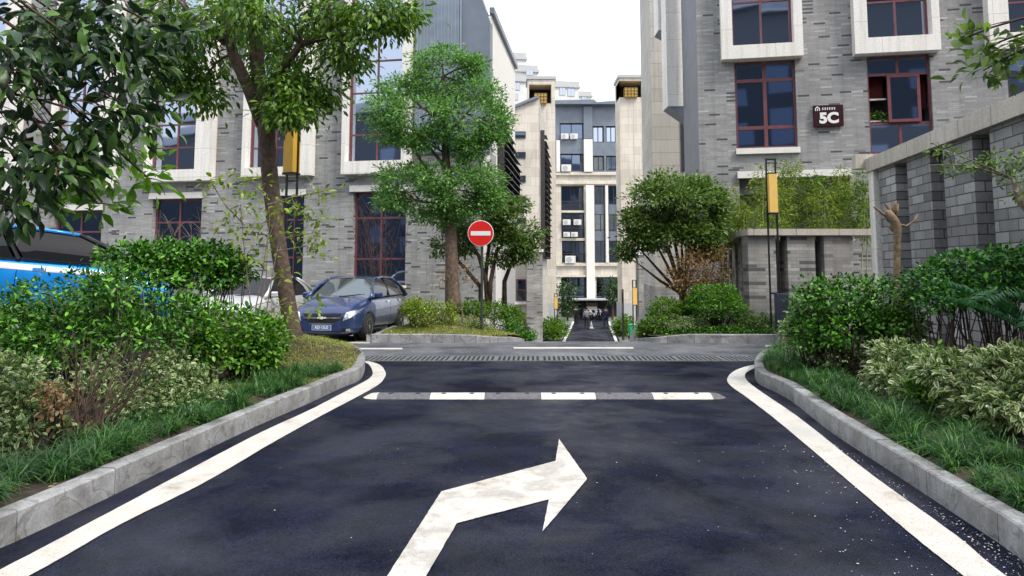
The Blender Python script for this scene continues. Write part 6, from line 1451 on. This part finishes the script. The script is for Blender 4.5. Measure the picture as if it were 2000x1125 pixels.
# row of scooters parked in front of the end block
def scooter(px, label, body='cloth_navy'):
    Y = 73; x = P(px, 620, Y).x; t = thing('parked_scooter', label, 'scooter', (x, Y, ZL), R(12), 'scooters parked before the end block')
    for y in (-.6, .6):
        w_ = MB(); w_.lathe([(.14, -.05), (.25, -.045), (.27, 0), (.25, .045), (.14, .05)], 18, 'x', (0, y, .27)); w_.build('wheel', M['tyre'], t)
    b = MB(); b.tube([(0, .65, .45), (0, .35, .62), (0, .0, .42), (0, -.35, .40), (0, -.55, .75)], [.09, .16, .10, .10, .07], 8); b.build('body', M[body], t, smooth=True)
    MB().tube([(0, .60, .80), (0, .3, .82), (0, .02, .76)], [.10, .13, .08], 8).build('seat', M['tyre'], t, smooth=True)
    h = MB(); h.tube([(0, -.58, .3), (0, -.50, 1.0)], .03, 6); h.tube([(-.32, -.42, 1.06), (0, -.5, 1.02), (.32, -.42, 1.06)], .022, 6); h.build('handlebar', M['chrome'], t)
    MB().box(-.11, .11, -.68, -.56, .72, .88, .03).build('headlight', M['headlamp'], t)
for px, l, b in ((1143, 'dark scooter in the row before the end block, leftmost', 'cloth_navy'), (1150, 'dark scooter in the row, between the leftmost one and the pale one', 'blackmetal'), (1161, 'pale scooter in the row behind the cone', 'white'), (1169, 'dark scooter in the row, just right of the pale one', 'cloth_navy'), (1179, 'dark scooter in the row before the end block, rightmost', 'blackmetal')): scooter(px, l, b)
# information board on the wall behind them
b0 = P(1155, 600, 76); t = thing('notice_board', 'pale notice board with brown top behind the scooters', 'board', (b0.x, 76, ZL)); MB().box(-.5, .5, -.6, -.5, .15, 1.15).build('panel', M['white'], t); MB().box(-.55, .55, -.62, -.48, 1.153, 1.5).build('header', M['redbark'], t)
for s in (-1, 1): MB().box(s * .48 - .04, s * .48 + .04, -.497, -.42, 0, 1.3).build('post', M['palegrey'], t)

# ================================================================== PEOPLE
def skinmesh(name, verts, edges, rad, m, parent, sub=1):
    me = bpy.data.meshes.new(name); me.from_pydata(verts, edges, []); o = bpy.data.objects.new(name, me); COL.objects.link(o); md = o.modifiers.new('k', 'SKIN')
    for i, v in enumerate(me.skin_vertices[0].data): v.radius = (rad[i], rad[i]) if isinstance(rad[i], float) else rad[i]
    me.skin_vertices[0].data[0].use_root = True; sb = o.modifiers.new('s', 'SUBSURF'); sb.levels = sb.render_levels = sub; bpy.context.view_layer.update(); bake(o); o.data.materials.clear(); o.data.materials.append(m); o.data.shade_smooth(); o.parent = parent; return o
def person(label, px, py, rz, top, legs, h=1.7, stride=.12, arm=0.0, bag=False):
    b0 = G(px, py, ZL + .015); t = thing('person', label, 'person', (b0.x, b0.y, ZL + .012), rz); s = h / 1.7
    V = [(0, 0, .95), (0, 0, 1.18), (0, 0, 1.38), (0, .0, 1.47), (0, -.01, 1.56), (0, -.015, 1.66)]; Rd = [(.14, .10), (.13, .09), (.16, .095), .05, (.078, .092), (.055, .07)]; E = [(0, 1), (1, 2), (2, 3), (3, 4), (4, 5)]
    for sg in (-1, 1):
        n = len(V); f = sg * stride
        V += [(sg * .09, 0, .90), (sg * .10, -f * .5 - .02, .50), (sg * .10, -f + .02, .10), (sg * .10, -f - .13, .045)]; Rd += [.085, .06, .042, (.04, .035)]; E += [(0, n), (n, n + 1), (n + 1, n + 2), (n + 2, n + 3)]
        n = len(V); V += [(sg * .19, 0, 1.39), (sg * .24, .03, 1.12), (sg * .25, -.05 - arm * .2, .90 + arm * .2), (sg * .25, -.08 - arm * .25, .80 + arm * .3)]; Rd += [.055, .042, .032, .036]; E += [(2, n), (n, n + 1), (n + 1, n + 2), (n + 2, n + 3)]
        for k in range(4):
            n2 = len(V); a = V[n + 3]; V += [(a[0] + .0, a[1] + .03 - k * .02, a[2] - .03), (a[0] - sg * .01, a[1] + .03 - k * .02, a[2] - .085 + abs(k - 1.5) * .008)]; Rd += [.009, .007]; E += [(n + 3, n2), (n2, n2 + 1)]
        n2 = len(V); V += [(a[0] - sg * .005, a[1] - .045, a[2] - .01), (a[0] - sg * .01, a[1] - .06, a[2] - .05)]; Rd += [.010, .008]; E += [(n + 3, n2), (n2, n2 + 1)]
    V = [(x * s, y * s, z * s) for x, y, z in V]; skinmesh('body', V, E, Rd, M['skin'], t)
    V = [(0, 0, .84), (0, 0, 1.12), (0, 0, 1.36), (0, 0, 1.44)]; Rd = [(.20, .155), (.18, .14), (.20, .135), .07]; E = [(0, 1), (1, 2), (2, 3)]
    for sg in (-1, 1): n = len(V); V += [(sg * .19, 0, 1.38), (sg * .24, .03, 1.12), (sg * .25, -.04 - arm * .18, .90 + arm * .2)]; Rd += [.075, .06, .05]; E += [(2, n), (n, n + 1), (n + 1, n + 2)]
    skinmesh('jacket', [(x * s, y * s, z * s) for x, y, z in V], E, Rd, M[top], t)
    V = [(0, 0, 1.04)]; Rd = [(.175, .135)]; E = []
    for sg in (-1, 1): n = len(V); f = sg * stride; V += [(sg * .09, 0, .86), (sg * .10, -f * .5 - .02, .50), (sg * .10, -f + .02, .13)]; Rd += [.10, .078, .065]; E += [(0, n), (n, n + 1), (n + 1, n + 2)]
    skinmesh('trousers', [(x * s, y * s, z * s) for x, y, z in V], E, Rd, M[legs], t)
    hr = MB(); hr.lathe([(.098, 0), (.102, .05), (.085, .10), (.045, .13), (.0, .14)], 14, c=(0, .012, 1.585 * s)); hr.build('hair', M['hair'], t, smooth=True)
    for sg in (-1, 1): sh = MB(); f = sg * stride; sh.box(sg * .10 - .05, sg * .10 + .05, -f - .20, -f + .07, 0, .085, .02); sh.build('shoe', M['tyre'], t)
person('person in a long dark coat walking at the left side of the lower path', 1125, 638, R(170), 'cloth_dark', 'cloth_dark', 1.75)
person('person in grey top and dark trousers walking in the middle of the lower path', 1146, 641, R(185), 'cloth_grey', 'cloth_dark', 1.68, .16, .3)
person('person in navy clothes walking at the right side of the lower path', 1184, 641, R(200), 'cloth_navy', 'cloth_navy', 1.75, .2)
